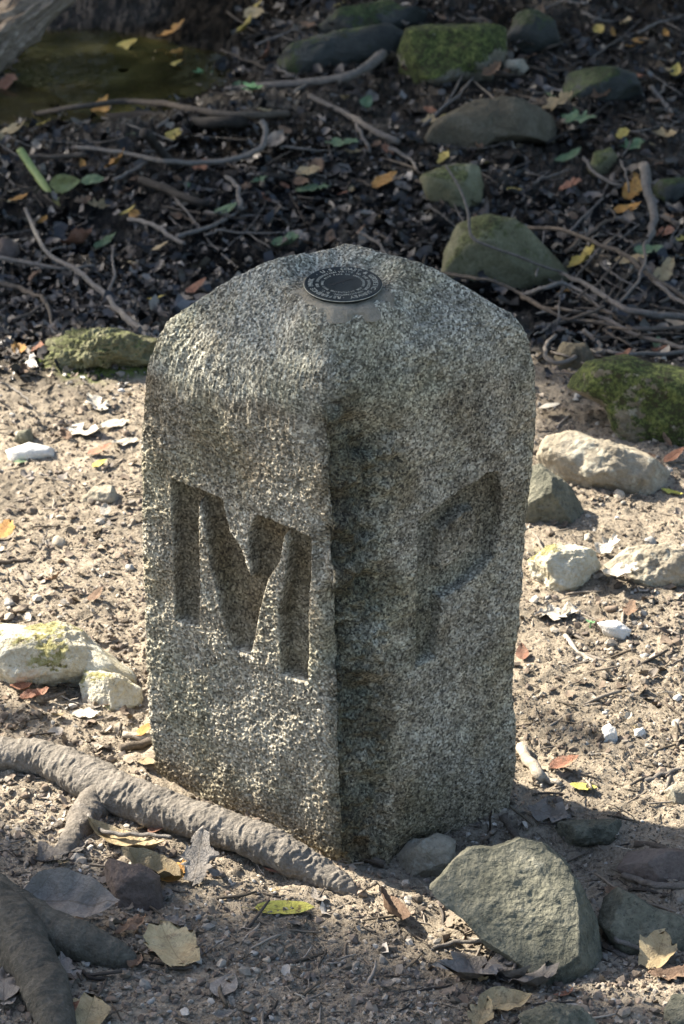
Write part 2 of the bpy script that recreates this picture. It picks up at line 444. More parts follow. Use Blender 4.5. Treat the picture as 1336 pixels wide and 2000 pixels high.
bn = gpt(190, 700); b2 = gpt(250, 695); b3 = gpt(1100, 1095)
mossm = np.zeros_like(xf)
for c, sx, sy, k in ((bn, 0.13, 0.10, 1), (b2, .08, .06, 1), (b3, 0.05, 0.06, .5)):
    mossm += k*gauss(xf, yf, c[0], c[1], sx, sy)
mossm = sst(0.35, 0.75, mossm+0.35*noise(PP, 22, 71, 3))
me = make_mesh('ground', np.stack([xf, yf, GZ], -1), grid_faces(len(gy), len(gx)), True,
               {'mud': mud*(1-mossm*0.8), 'brownbank': bb, 'moss': mossm})
link('ground', me, M['soil'], kind='structure')
# pool of standing water
wc = (-0.50, 6.35); wz = -0.168
a = np.linspace(0, 2*np.pi, 97)[:-1]
rr = 1+0.12*np.sin(3*a)+0.06*np.sin(7*a+1)
rings = [np.stack([wc[0]+0.60*k*rr*np.cos(a), wc[1]+0.70*k*rr*np.sin(a), np.full_like(a, wz)], -1) for k in np.linspace(0.02, 1, 14)]
link('water', make_mesh('water', np.concatenate(rings), grid_faces(14, 96, True)), M['water'], kind='structure')

# ------------------------------------------------------------------ the boundary stone
HS = 0.535
BASE = dict(L=(-0.226, 2.925), F=(-0.002, 2.757), R=(0.203, 2.885)); BASE['B'] = (-0.022, 3.052)
EAVE = dict(L=(-0.217, 2.915), F=(-0.016, 2.768), R=(0.215, 2.920)); EAVE['B'] = (0.012, 3.066)

def quadmap(qa, qb, t):
    out = []
    for k in (0, 1):
        def cc(n): return BASE[n][k]*(1-t)+EAVE[n][k]*t
        out.append(((1-qa)*(1-qb)*cc('F')+(1+qa)*(1-qb)*cc('R')+(1-qa)*(1+qb)*cc('L')+(1+qa)*(1+qb)*cc('B'))/4)
    return out

def poly_sdf(P, poly):
    """signed distance (positive inside) of points to a polygon, pixels"""
    poly = np.array(poly, float); n = len(poly)
    dmin = np.full(len(P), 1e9); ins = np.zeros(len(P), bool)
    for i in range(n):
        a, b = poly[i], poly[(i+1) % n]
        ab = b-a; t = np.clip(((P-a)@ab)/(ab@ab), 0, 1)
        dmin = np.minimum(dmin, np.linalg.norm(P-a-t[:, None]*ab, axis=1))
        c = ((a[1] > P[:, 1]) != (b[1] > P[:, 1]))
        xi = (b[0]-a[0])*(P[:, 1]-a[1])/(b[1]-a[1]+1e-12)+a[0]
        ins ^= c & (P[:, 0] < xi)
    return np.where(ins, dmin, -dmin)

def catmull(pts, n):
    pts = np.array(pts, float)
    d = np.concatenate([[0], np.cumsum(np.linalg.norm(np.diff(pts, axis=0), axis=1))])
    P = np.concatenate([[2*pts[0]-pts[1]], pts, [2*pts[-1]-pts[-2]]])
    out = []
    for u in np.linspace(0, d[-1], n):
        i = min(np.searchsorted(d, u, 'right')-1, len(pts)-2)
        t = (u-d[i])/(d[i+1]-d[i]+1e-12)
        p0, p1, p2, p3 = P[i:i+4]
        out.append(0.5*((2*p1)+(-p0+p2)*t+(2*p0-5*p1+4*p2-p3)*t*t+(-p0+3*p1-3*p2+p3)*t**3))
    return np.array(out)

r0 = ray(670, 556)
DC = CAMV+r0*(2.872/r0[1])                       # centre of the survey disk

def build_stone():
    def side(n): return np.linspace(-1, 1, n, endpoint=False)
    nv, nb = 330, 60
    # walk F->R, R->B, B->L, L->F
    qa = np.concatenate([side(nv), np.ones(nb), -side(nb), -np.ones(nv)])
    qb = np.concatenate([-np.ones(nv), side(nb), np.ones(nb), -side(nv)])
    p = 30.0
    k = (np.abs(qa)**p+np.abs(qb)**p)**(-1/p)
    qa, qb = qa*k, qb*k
    cap = catmull([(1, HS-0.034), (1.0, HS-0.004), (0.994, HS+0.008), (0.962, HS+0.028), (0.885, HS+0.050), (0.70, HS+0.078), (0.5, HS+0.104), (0.31, HS+0.119), (0.12, HS+0.127), (0.004, HS+0.128)], 215)
    zs = np.linspace(-0.09, HS-0.034, 500, endpoint=False)
    kk = np.concatenate([np.ones(500), cap[:, 0]]); zz = np.concatenate([zs, cap[:, 1]])
    nr, nc = len(zz), len(qa)
    K = kk[:, None]; Z = np.repeat(zz[:, None], nc, 1)
    T = np.clip(Z/HS, -0.2, 1.0)
    A, B = qa[None]*np.ones((nr, 1)), qb[None]*np.ones((nr, 1))
    X, Y = quadmap(A*K, B*K, T)
    # sway of the left and right corners, measured as outward offset by height
    hz = np.clip(Z/HS, 0, 1.2)
    ro = np.interp(hz, [0, .08, .16, .26, .36, .50, .62, .70, .80, .93, 1.0, 1.2], [.0, .003, .001, -.006, -.003, .001, .001, .002, .008, .007, .0, 0])
    lo_ = np.interp(hz, [0, .1, .3, .5, .65, .8, .93, 1.0, 1.2], [.0, .004, .008, .010, .011, .011, .006, .0, 0])
    wr = np.exp(-((1-A)**2+(1+B)**2)/0.45)*sst(0.3, 1, K); wl = np.exp(-((1+A)**2+(1-B)**2)/0.45)*sst(0.3, 1, K)
    X = X+wr*ro-wl*lo_
    P = np.stack([X, Y, Z], -1)
    du = np.roll(P, -1, 1)-np.roll(P, 1, 1)
    dv = np.gradient(P, axis=0)
    N = np.cross(du, dv); N /= np.linalg.norm(N, axis=2, keepdims=True)+1e-12
    P = P.reshape(-1, 3); N = N.reshape(-1, 3)
    a, b, kf, z = A.ravel(), B.ravel(), np.repeat(kk, nc), Z.ravel()
    is_cap = sst(0.0, 0.014, z-(HS-0.016+0.010*noise(P, 14, 23, 2)))
    left = (a < -0.93) & (b > -0.99) & (np.abs(b) <= 1)
    left_w = sst(0.86, 0.97, -a)*(1-is_cap)
    right_w = sst(0.86, 0.97, -b)*(1-is_cap)*(1-0.999*(left_w > 0.99))
    px = project(P)
    # slow unevenness of the whole block
    d = 0.0030*noise(P, 13, 2, 2)+0.0022*noise(P, 30, 3, 2)
    # shared grain
    d += 0.0007*noise(P, 330, 5, 1)
    # pecked left face: tight pits in loose rows
    S = P*np.array([0.9, 0.9, 1.5])
    g = noise(S, 330, 6)
    pk = 0.0009*g+0.0007*noise(S, 480, 45)-0.0012*np.clip(noise(S, 300, 7), 0.0, 1)-0.0017*sst(0.30, 0.7, noise(S, 125, 8))
    near_ar = sst(-0.80, -0.97, b)
    d += left_w*pk*(1-0.3*near_ar)
    # cap: fine chisel lines running across
    Cc = np.stack([P[:, 0]*0.75+P[:, 1]*0.66, P[:, 1]*0.75-P[:, 0]*0.66, P[:, 2]], -1)*np.array([0.45, 1.25, 1.0])
    d += is_cap*(0.0008*noise(Cc, 400, 9)+0.0005*noise(Cc, 190, 49)-0.0006*np.clip(noise(Cc, 150, 10), 0, 1)+0.0009*noise(P, 45, 12, 2))
    # right face: smooth, with a broken margin beside the front arris
    mar = -0.40+0.14*noise(P, 9, 13, 3, 0.6)+0.09*noise(P, 34, 43, 2)+0.10*sst(0.40, 0.5, z)
    rough = right_w*sst(-0.06, 0.16, mar-a)*sst(HS-0.005, HS-0.08, z+0.035*noise(P, 16, 59, 2))
    right_s = sst(0.86, 0.97, -b)*(1-0.999*(left_w > 0.99))*(1-sst(-0.02, 0.05, z-HS+0.03*noise(P, 15, 60, 3)))
    d += right_w*(0.0010*noise(P, 150, 14, 2)+0.0018*noise(P, 28, 44, 2))
    br = noise(P, 17, 15, 3, 0.55)
    hole = np.clip(noise(P, 40, 16), 0, 1)
    d += rough*(-0.0025+0.0200*br-0.018*hole+0.0050*noise(P, 90, 17, 2)+0.0022*noise(P, 190, 47))
    # the arris itself is nibbled
    ar = np.exp(-((a+1)**2+(b+1)**2)/0.010)*(1-is_cap)
    d += ar*(0.0045*noise(P, 55, 18, 2)-0.003)
    chip = np.exp(-((a+1)**2+(b+1)**2)/0.035)*(1-is_cap)*sst(0.02, 0.45, noise(P, 21, 58, 2))
    d -= chip*0.015
    # the front top corner is knocked off
    fc = np.exp(-(((px[:, 0]-668)/85)**2+((px[:, 1]-830)/55)**2))*((a < -0.1) & (b < 0.2))
    d += fc*(-0.007+0.006*noise(P, 40, 19, 2))
    # shoulder chips
    sh = np.exp(-((z-HS)/0.016)**2)*sst(0.8, 0.95, kf)
    d += sh*(0.0035*noise(P, 26, 20, 3)-0.0005)
    # carved M
    edge_n = noise(P, 150, 21, 2)*1.2+noise(P, 40, 22, 2)*1.6
    sl_ = np.where(left)[0]
    q = px[sl_]+0
    Ms = [[(334, 936), (388, 958), (389, 1226), (342, 1213)],
          [(382, 952), (434, 975), (448, 1038), (471, 1074), (489, 1132), (504, 1192), (490, 1280), (455, 1268), (430, 1190), (412, 1110), (404, 1050), (398, 1003), (386, 975)],
          [(500, 1006), (513, 1010), (560, 1031), (553, 1052), (545, 1097), (523, 1130), (506, 1190), (490, 1280), (468, 1268), (478, 1190), (491, 1125), (487, 1090), (487, 1038)],
          [(552, 1027), (606, 1050), (601, 1333), (550, 1316), (546, 1200), (558, 1125), (563, 1060)]]
    sd = np.max([poly_sdf(q, m) for m in Ms], axis=0)+edge_n[sl_]*0.7
    cut = sst(-1.2, 2.4, sd)
    cutM = cut.copy()
    d[sl_] = d[sl_]*(1-0.62*cut)*(1-0.45*np.exp(-(sd/7)**2))-0.0165*cut-0.002*sst(4, 22, sd)
    # carved P, shallow and worn
    sr = np.where((b < -0.93) & (a > -0.95))[0]
    q = px[sr]
    outer = [(817, 1021), (870, 982), (917, 949), (951, 925), (975, 924), (982, 960), (981, 1021), (963, 1088), (930, 1124), (893, 1150), (860, 1168), (857, 1230), (855, 1284), (813, 1305)]
    inner = [(860, 1036), (904, 1000), (926, 994), (933, 1012), (929, 1036), (906, 1078), (878, 1101), (860, 1112)]
    sd = np.minimum(poly_sdf(q, outer), -poly_sdf(q, inner))+edge_n[sr]
    cut = sst(-2.0, 5, sd)
    d[sr] = d[sr]*(1-0.5*cut)-0.0140*cut
    # underside notch where a wedge stone lies
    nn = np.exp(-(((px[:, 0]-860)/75)**2+((px[:, 1]-1668)/34)**2))*right_w
    d -= 0.02*nn
    P = P+N*d[:, None]
    aw = np.exp(-((a+1)**2+(b+1)**2)/0.02)*(1-is_cap)
    P[:, 0] += aw*(0.0030*noise(np.stack([z*0+3.3, z*0, z], -1), 60, 71, 3, 0.65)-0.0005)
    # bed cut level for the survey disk
    rad = np.hypot(P[:, 0]-DC[0], P[:, 1]-DC[1])
    wz_ = sst(0.078, 0.046, rad+0.008*noise(P, 40, 61, 2))*(z > HS)
    P[:, 2] = P[:, 2]*(1-wz_)+wz_*(DC[2]-0.0075+(P[:, 1]-DC[1])*math.tan(math.radians(5))+0.0035*noise(P, 45, 12, 2)+0.0020*noise(P, 210, 9, 2))
    cutall = np.zeros(len(P)); cutall[sr] = cut
    mcut = np.zeros(len(P)); mcut[sl_] = cutM
    dirt_and_shade = 0.75*sst(0.10, -0.02, z-0.05*(noise(P, 9, 33, 2)))*0.7+0.45*sst(.1, .5, noise(P*np.array([1, 1, .7]), 11, 35, 2))*right_w+0.35*sst(.15, .5, noise(P, 8, 36, 2))*left_w+0.55*mcut+left_w*sst(HS-0.20, HS-0.02, z)*np.clip(0.55+0.8*noise(P, 12, 83, 3), 0, 1)*0.8+0.35*cutall*sst(1010, 950, px[:, 1])*sst(900, 940, px[:, 0])  # dirt, plus shade painted in the M recess and under the left eave
    fresh = np.clip(rough*(0.35+0.6*noise(P, 15, 63, 3))+0.35*cutall+is_cap*(0.72+0.3*noise(P, 12, 31, 2)), 0, 1)
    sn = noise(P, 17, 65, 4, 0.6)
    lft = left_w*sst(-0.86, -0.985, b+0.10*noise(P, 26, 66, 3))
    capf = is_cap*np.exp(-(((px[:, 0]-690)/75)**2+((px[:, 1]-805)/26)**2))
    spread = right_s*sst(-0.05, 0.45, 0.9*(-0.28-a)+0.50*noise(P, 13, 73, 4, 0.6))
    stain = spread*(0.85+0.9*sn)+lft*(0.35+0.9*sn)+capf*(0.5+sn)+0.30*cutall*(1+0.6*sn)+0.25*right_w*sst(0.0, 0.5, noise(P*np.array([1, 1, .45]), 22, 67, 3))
    speck = np.clip(right_w+0.2*is_cap+rough, 0, 1)
    return make_mesh('block', P, grid_faces(nr, nc, True), True, {'fresh': fresh, 'speck': speck, 'dirt_and_shade': np.clip(dirt_and_shade, 0, 1), 'stain': np.clip(stain, 0, 1)})

stone = link('boundary_stone', None, label='square granite boundary stone with carved M and P and pyramid top', cat='boundary stone')
stone.location = (-0.01, 2.91, 0)
bpy.context.view_layer.update()
INV = Matrix.Translation((0.01, -2.91, 0))
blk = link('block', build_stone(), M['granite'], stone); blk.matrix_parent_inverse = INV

# survey disk on the top
TILT = Matrix.Rotation(math.radians(5.0), 3, 'X')
def disk_xf(V):
    V = np.asarray(V, float)
    R = np.array(TILT)
    return (V*0.925)@R.T+DC

def lathe(prof, n=96, wob=0.0, seed=0):
    a = np.linspace(0, 2*np.pi, n, endpoint=False)
    rows = []
    for i, (r, z) in enumerate(prof):
        rr = r*(1+wob*noise(np.stack([np.cos(a)*2, np.sin(a)*2, a*0+i*0.2], -1), 1.3, seed, 2))
        rows.append(np.stack([rr*np.cos(a), rr*np.sin(a), np.full(n, z)], -1))
    return np.concatenate(rows), grid_faces(len(prof), n, True)

V, F = lathe([(0.060, -0.016), (0.055, -0.0085), (0.050, -0.0062), (0.046, -0.0045), (0.001, -0.004)], 120, 0.30, 4)
V[:, 2] += 0.0012*noise(V, 150, 3, 2)
cem = link('cement_bed', make_mesh('cement_bed', disk_xf(V), F), M['cement'], stone); cem.matrix_parent_inverse = INV
V, F = lathe([(0.040, -0.006), (0.0435, -0.0012), (0.0450, 0.0002), (0.0451, 0.0012), (0.0445, 0.0018), (0.043, 0.0019), (0.0425, 0.0015), (0.001, 0.0019)], 128)
disk = link('survey_disk', make_mesh('survey_disk', disk_xf(V), F), M['bronze'], stone, label='round dark bronze survey disk set in cement'); disk.matrix_parent_inverse = INV
V, F = lathe([(0.0438, 0.0014), (0.0452, 0.0010), (0.0455, 0.0002), (0.0448, -0.0004)], 128)
rim = link('rim', make_mesh('rim', disk_xf(V), F), M['worn'], disk); 

def glyph(ch):
    cu = bpy.data.curves.new('g', 'FONT'); cu.body = ch; cu.size = 1; cu.align_x = 'CENTER'; cu.extrude = 0.08; cu.resolution_u = 3
    ob = bpy.data.objects.new('g', cu); COL.objects.link(ob)
    dg = bpy.context.evaluated_depsgraph_get()
    m = ob.evaluated_get(dg).to_mesh()
    V = np.array([v.co[:] for v in m.vertices]) if len(m.vertices) else np.zeros((0, 3))
    m.calc_loop_triangles()
    F = np.array([t.vertices[:] for t in m.loop_triangles], int) if len(m.loop_triangles) else np.zeros((0, 3), int)
    ob.evaluated_get(dg).to_mesh_clear()
    bpy.data.objects.remove(ob); bpy.data.curves.remove(cu)
    return V, F
GL = {}
def ring_text(txt, rad, size, start_deg, end_deg, zz=0.0019):
    """clockwise lettering, tops outward"""
    VV, FF, off = [], [], 0
    n = len(txt)
    for i, ch in enumerate(txt):
        if ch == ' ': continue
        if ch not in GL: GL[ch] = glyph(ch)
        V, F = GL[ch]
        if not len(V): continue
        th = math.radians(start_deg+(end_deg-start_deg)*i/(n-1))
        rot = th-math.pi/2
        W = V.copy(); W[:, :2] *= size*np.array([0.95, 1]); W[:, 2] *= size*0.7
        c, s = math.cos(rot), math.sin(rot)
        X = c*W[:, 0]-s*W[:, 1]+rad*math.cos(th); Y = s*W[:, 0]+c*W[:, 1]+rad*math.sin(th)
        VV.append(np.stack([X, Y, W[:, 2]+zz], -1)); FF.append(F+off); off += len(V)
    return np.concatenate(VV), np.concatenate(FF)
def line_text(txt, x, y, size, ang, zz=0.0019, sp=0.72):
    VV, FF, off = [], [], 0
    for i, ch in enumerate(txt):
        if ch == ' ': continue
        if ch not in GL: GL[ch] = glyph(ch)
        V, F = GL[ch]
        W = V.copy()*size; W[:, 0] += i*size*sp
        c, s = math.cos(ang), math.sin(ang)
        VV.append(np.stack([c*W[:, 0]-s*W[:, 1]+x, s*W[:, 0]+c*W[:, 1]+y, W[:, 2]*0.6+zz], -1)); FF.append(F+off); off += len(V)
    return np.concatenate(VV), np.concatenate(FF)
def join(parts):
    V, F, o = [], [], 0
    for v, f in parts: V.append(v); F.append(f+o); o += len(v)
    return np.concatenate(V), np.concatenate(F)
V, F = join([ring_text('REFERENCE MARK  · U.S. COAST & GEODETIC SURVEY ·', 0.0350, 0.0084, -97, -97-352),
             ring_text('WASHINGTON, D.C.  FOR INFORMATION WRITE TO THE DIRECTOR,', 0.0285, 0.0052, -48, -48-350),
             ring_text('$250 FINE OR IMPRISONMENT FOR DISTURBING THIS MARK.', 0.0225, 0.0044, 150, 150-350)])
let = link('lettering', make_mesh('lettering', disk_xf(V), F, False), M['worn'], disk)
def bar(x0, y0, x1, y1, wd, z0, z1):
    dx, dy = x1-x0, y1-y0; L = math.hypot(dx, dy); nx, ny = -dy/L*wd/2, dx/L*wd/2
    V = [(x0+nx, y0+ny, z0), (x0-nx, y0-ny, z0), (x1-nx, y1-ny, z0), (x1+nx, y1+ny, z0), (x0+nx, y0+ny, z1), (x0-nx, y0-ny, z1), (x1-nx, y1-ny, z1), (x1+nx, y1+ny, z1)]
    F = [(0, 1, 2, 3), (7, 6, 5, 4), (0, 4, 5, 1), (1, 5, 6, 2), (2, 6, 7, 3), (3, 7, 4, 0)]
    return np.array(V, float), np.array(F)
V, F = join([bar(-0.012, -0.004, 0.011, 0.0125, 0.0016, 0.0016, 0.0022), bar(-0.012, -0.004, -0.0175, -0.0035, 0.0016, 0.0016, 0.00221)])
arr = link('arrow', make_mesh('arrow', disk_xf(V), F, False), M['groove'], disk)
for o in (rim, let, arr): o.matrix_parent_inverse = (disk.matrix_parent_inverse.copy()).inverted() @ INV if False else Matrix.Identity(4)

# ------------------------------------------------------------------ rocks
ICO = {}
def ico(sub):
    if sub not in ICO:
        bm = bmesh.new(); bmesh.ops.create_icosphere(bm, subdivisions=sub, radius=1)
        V = np.array([v.co[:] for v in bm.verts]); F = np.array([[v.index for v in f.verts] for f in bm.faces]); bm.free()
        ICO[sub] = (V, F)
    return ICO[sub]

def rock(name, label, poly, mat, thick=1.0, sub=5, seed=0, amp=0.075, boxy=2.6, cuts=5, group=None, back=0.35, cat='rock', up=None, plane=None):
    poly = np.array(poly, float)
    c = np.array([(poly[:, 0].min()+poly[:, 0].max())/2, (poly[:, 1].min()+poly[:, 1].max())/2])*0.5+poly.mean(0)*0.5
    y_bot = poly[:, 1].max()-0.06*np.ptp(poly[:, 1])
    poly[:, 1] = np.where(poly[:, 1] > c[1], c[1]+(poly[:, 1]-c[1])*1.45, poly[:, 1])
    th = np.linspace(-np.pi, np.pi, 181)
    R = np.zeros(len(th))
    for i, t in enumerate(th):
        d = np.array([math.cos(t), -math.sin(t)]); best = 1.0
        for k in range(len(poly)):
            a, b = poly[k], poly[(k+1) % len(poly)]
            e = b-a; den = d[0]*e[1]-d[1]*e[0]
            if abs(den) < 1e-9: continue
            w_ = a-c
            tt = (w_[0]*e[1]-w_[1]*e[0])/den; u = (w_[0]*d[1]-w_[1]*d[0])/den
            if tt > 0 and -1e-6 <= u <= 1+1e-6: best = max(best, tt)
        R[i] = best
    g = gpt(c[0], y_bot)
    dG = (g-CAMV)@VZ
    V, F = ico(sub+1 if c[1] > 640 else sub)
    n = V/((np.abs(V)**boxy).sum(1)**(1/boxy))[:, None]
    ang = np.arctan2(n[:, 1], n[:, 0]); rad = np.hypot(n[:, 0], n[:, 1])
    rv = np.interp(ang, th, R)
    flat = np.stack([np.cos(ang)*rad*rv, np.sin(ang)*rad*rv], -1)
    mR = R.mean(); T = thick*mR
    L = np.stack([flat[:, 0], flat[:, 1], n[:, 2]*T], -1)/mR
    rs = np.random.default_rng(seed+100)
    for k in range(cuts):
        dv = rs.normal(size=3); dv[2] = -abs(dv[2])*0.9-0.25; dv /= np.linalg.norm(dv)
        pr = L@dv; h = pr.max()*rs.uniform(0.62, 0.86)
        ov = np.clip(pr-h, 0, None)
        L = L-ov[:, None]*dv*0.85
    if plane:
        dv = np.array(plane[0], float); dv /= np.linalg.norm(dv); ov = np.clip(L@dv-plane[1], 0, None); L = L-ov[:, None]*dv*0.96
    nn = V
    dsp = amp*noise(L, 1.8, seed, 2)+amp*0.75*noise(L, 4.5, seed+1, 3)-amp*0.55*np.abs(noise(L, 3.1, seed+5, 2))+amp*0.34*noise(L, 13, seed+2, 2)+amp*0.16*noise(L, 30, seed+3, 2)
    L = L+nn*dsp[:, None]
    dc = dG+back*T*dG/FPX
    s = dc/FPX*mR
    C = CAMV+ray(c[0], c[1])*dc
    W = C+L[:, :1]*VX*s+L[:, 1:2]*VY*s+L[:, 2:3]*VZ*s
    base = np.array([C[0], C[1], g0(C[0], C[1])])
    o = link(name, make_mesh(name, W-base, F), M[mat], label=label, cat=cat, group=group)
    o.location = base
    return o

rock('boulder', 'moss covered boulder on the far bank, its left side bright green', [(775, 100), (800, 55), (860, 40), (940, 45), (985, 60), (992, 100), (965, 142), (900, 152), (840, 162), (785, 158)], 'rock_mossy', 0.9, 5, 1, 0.07)
rock('rock', 'dark mossy rock just right of the far green boulder', [(988, 70), (1010, 22), (1050, 14), (1085, 45), (1092, 72), (1050, 90), (1000, 92)], 'rock_dark', 0.8, 4, 2)
rock('rock', 'low dark wet rock with flat top at the upper right', [(1098, 170), (1112, 142), (1180, 130), (1240, 145), (1262, 185), (1200, 200), (1110, 196)], 'rock_dark', 0.9, 5, 3, 0.04)
rock('rock', 'long flat mud-brown rock in the creek bed below the mossy boulder', [(828, 262), (850, 235), (900, 212), (945, 194), (1010, 195), (1080, 218), (1112, 245), (1075, 268), (985, 266), (930, 286), (890, 292), (845, 282)], 'rock_mud', 0.9, 5, 4, 0.06)
rock('rock', 'low mossy rock half sunk in black mud under the leaning twig', [(820, 345), (865, 320), (935, 324), (948, 362), (925, 402), (880, 405), (838, 380)], 'rock_olive', 0.7, 4, 5)
rock('boulder', 'rounded olive-tan boulder behind the right shoulder of the boundary stone', [(858, 528), (868, 492), (898, 442), (948, 417), (1005, 427), (1058, 478), (1117, 520), (1112, 548), (1050, 568), (960, 572), (890, 552)], 'rock_olive', 0.9, 5, 6, 0.035, 2.4, 4)
rock('boulder', 'moss topped rock at the right edge above the tan rock', [(1105, 755), (1150, 712), (1225, 700), (1290, 715), (1380, 735), (1420, 800), (1390, 870), (1300, 865), (1215, 842), (1180, 790)], 'rock_mossy', 0.8, 5, 7, 0.05)
rock('rock', 'knobbly tan rock on the sunlit soil right of the stone', [(1046, 890), (1072, 853), (1120, 846), (1190, 855), (1262, 885), (1318, 915), (1325, 945), (1250, 955), (1150, 938), (1060, 935)], 'rock_tan', 0.8, 5, 8, 0.07)
rock('rock', 'grey rock wedged behind the right edge of the boundary stone', [(1012, 960), (1035, 915), (1062, 905), (1100, 930), (1142, 985), (1142, 1025), (1080, 1028), (1020, 1020)], 'rock_green', 0.9, 5, 9, 0.05)
rock('rock', 'flat earth covered rock with pale moss in the sunlit soil', [(1028, 1095), (1085, 1065), (1150, 1072), (1178, 1105), (1140, 1148), (1050, 1142)], 'rock_pale', 1.0, 5, 10, 0.08)
rock('rock', 'rough pink-tan rock at the right edge in bright sun', [(1178, 1105), (1225, 1072), (1300, 1060), (1360, 1078), (1370, 1125), (1290, 1142), (1210, 1140)], 'rock_tan', 0.9, 5, 11, 0.09)
rock('rock', 'low mossy grey rock along the creek bank left of the stone', [(45, 700), (95, 662), (180, 646), (260, 653), (318, 668), (305, 705), (180, 712), (90, 716)], 'rock_olive', 1.8, 6, 12, 0.22)
rock('stone', 'flat oval white stone on the soil at the left edge', [(10, 880), (58, 864), (110, 876), (118, 888), (62, 902), (20, 898)], 'rock_white', 1.2, 4, 13, 0.02, 2.2, 1, back=0.6)
rock('stone', 'small grey stone behind the flat white stone', [(22, 862), (38, 842), (60, 838), (66, 858), (50, 870)], 'rock_green', 0.9, 4, 14, 0.05)
rock('boulder', 'large pale lichen-crusted rock at the left edge', [(-50, 1245), (-10, 1222), (55, 1228), (115, 1216), (165, 1245), (215, 1280), (262, 1305), (255, 1345), (170, 1335), (70, 1320), (-40, 1330)], 'rock_pale', 0.9, 5, 15, 0.08)
rock('rock', 'small pale rock against the lower left side of the stone', [(156, 1335), (172, 1308), (225, 1315), (278, 1345), (280, 1378), (205, 1384), (165, 1365)], 'rock_pale', 0.9, 5, 16, 0.07)
rock('boulder', 'big angular grey-green slab in front of the stone, one corner sunlit', [(838, 1735), (900, 1688), (925, 1668), (965, 1662), (1015, 1636), (1055, 1650), (1092, 1688), (1140, 1740), (1168, 1788), (1165, 1832), (1122, 1872), (1085, 1908), (1040, 1890), (985, 1835), (920, 1792), (868, 1765)], 'rock_green', 1.0, 6, 53, 0.04, 2.8, 1, back=0.30, plane=((-0.12, 0.42, -0.9), 0.40))
rock('rock', 'grey-brown rock right of the big angular slab', [(1168, 1800), (1182, 1755), (1205, 1738), (1245, 1752), (1285, 1778), (1345, 1792), (1372, 1850), (1300, 1862), (1205, 1838)], 'rock_green', 1.0, 5, 18, 0.06, plane=((0.1, 0.45, -0.9), 0.42))
rock('rock', 'dark brown smooth rock at the right edge in the shade', [(1202, 1695), (1228, 1666), (1300, 1658), (1380, 1668), (1385, 1722), (1270, 1722)], 'rock_brown', 0.9, 5, 19, 0.04)
rock('stone', 'tan wedge stone tucked under the base of the boundary stone', [(772, 1672), (800, 1645), (850, 1630), (888, 1645), (890, 1690), (838, 1714), (792, 1708)], 'rock_tan', 0.7, 5, 20, 0.05, 3.0)
rock('rock', 'long flat grey rock in the shadow right of the stone base', [(1055, 1628), (1078, 1606), (1150, 1602), (1215, 1600), (1244, 1616), (1195, 1640), (1100, 1645)], 'rock_green', 1.1, 5, 21, 0.07)
rock('rock', 'half buried dusty rock under the curled tan leaf', [(186, 1700), (215, 1680), (270, 1690), (312, 1712), (318, 1758), (250, 1772), (205, 1740)], 'rock_brown', 0.8, 5, 22, 0.05)
rock('rock', 'rough grey rock at the bottom edge of the picture', [(1015, 1985), (1075, 1962), (1135, 1972), (1175, 2005), (1160, 2050), (1040, 2055)], 'rock_green', 0.9, 5, 23, 0.09)
rock('rock', 'rounded grey rock in the bottom right corner', [(1296, 1975), (1318, 1944), (1360, 1940), (1385, 1980), (1350, 2010), (1305, 2005)], 'rock_green', 0.9, 4, 24, 0.05)
rock('rock', 'long black ledge rock on the far bank', [(480, 118), (540, 92), (650, 66), (760, 46), (798, 70), (770, 112), (640, 126), (540, 136)], 'rock_dark', 0.6, 5, 25, 0.06)
rock('rock', 'flat grey slab at the top edge left of the mossy boulder', [(612, 50), (660, 18), (750, 4), (835, 22), (828, 48), (740, 62), (650, 66)], 'rock_dark', 1.0, 5, 26, 0.06)
rock('stone', 'bright white rounded stone in the sunlit soil at right', [(1166, 1216), (1205, 1211), (1234, 1230), (1222, 1248), (1182, 1238)], 'rock_white', 1.0, 4, 27, 0.04, 2.2, 1)
rock('stone', 'square white stone on the sunlit soil with a dark shadow', [(1176, 1425), (1190, 1412), (1205, 1430), (1204, 1450), (1180, 1446)], 'rock_white', 0.9, 4, 28, 0.04, 4)
rock('stone', 'white pebble right of the square white stone', [(1238, 1425), (1255, 1421), (1264, 1432), (1252, 1440), (1240, 1436)], 'rock_white', 0.9, 3, 29, 0.04)
rock('stone', 'pale stone lying by the yellow leaf fragment at right', [(1298, 1545), (1322, 1528), (1345, 1535), (1340, 1570), (1308, 1566)], 'rock_tan', 0.9, 4, 30, 0.06)
rock('stone', 'pink stone with tilted face on soil left of the stone', [(155, 975), (185, 950), (220, 948), (238, 972), (210, 985), (170, 985)], 'rock_tan', 0.9, 4, 31, 0.07)
rock('rock', 'small mossy rock among twigs at the upper right', [(1148, 325), (1162, 298), (1190, 288), (1206, 305), (1200, 330), (1165, 340)], 'rock_olive', 0.9, 4, 32, 0.06)
rock('rock', 'dark rock at the right edge behind the thick forked stick', [(1262, 375), (1290, 352), (1350, 345), (1380, 365), (1370, 398), (1285, 395)], 'rock_dark', 0.9, 4, 33, 0.06)
rock('rock', 'muddy brown lump under the twig pile', [(1072, 700), (1100, 668), (1140, 672), (1165, 700), (1150, 725), (1090, 725)], 'rock_mud', 0.8, 4, 34, 0.08)
rock('rock', 'grey stones breaking the mud at the left edge', [(-20, 490), (5, 462), (35, 472), (40, 500), (10, 510)], 'rock_brown', 0.9, 4, 35, 0.06)
rock('rock', 'small tan rock below the mossy boulder at upper right', [(975, 140), (990, 118), (1020, 115), (1035, 132), (1012, 145)], 'rock_tan', 0.9, 4, 36, 0.06)

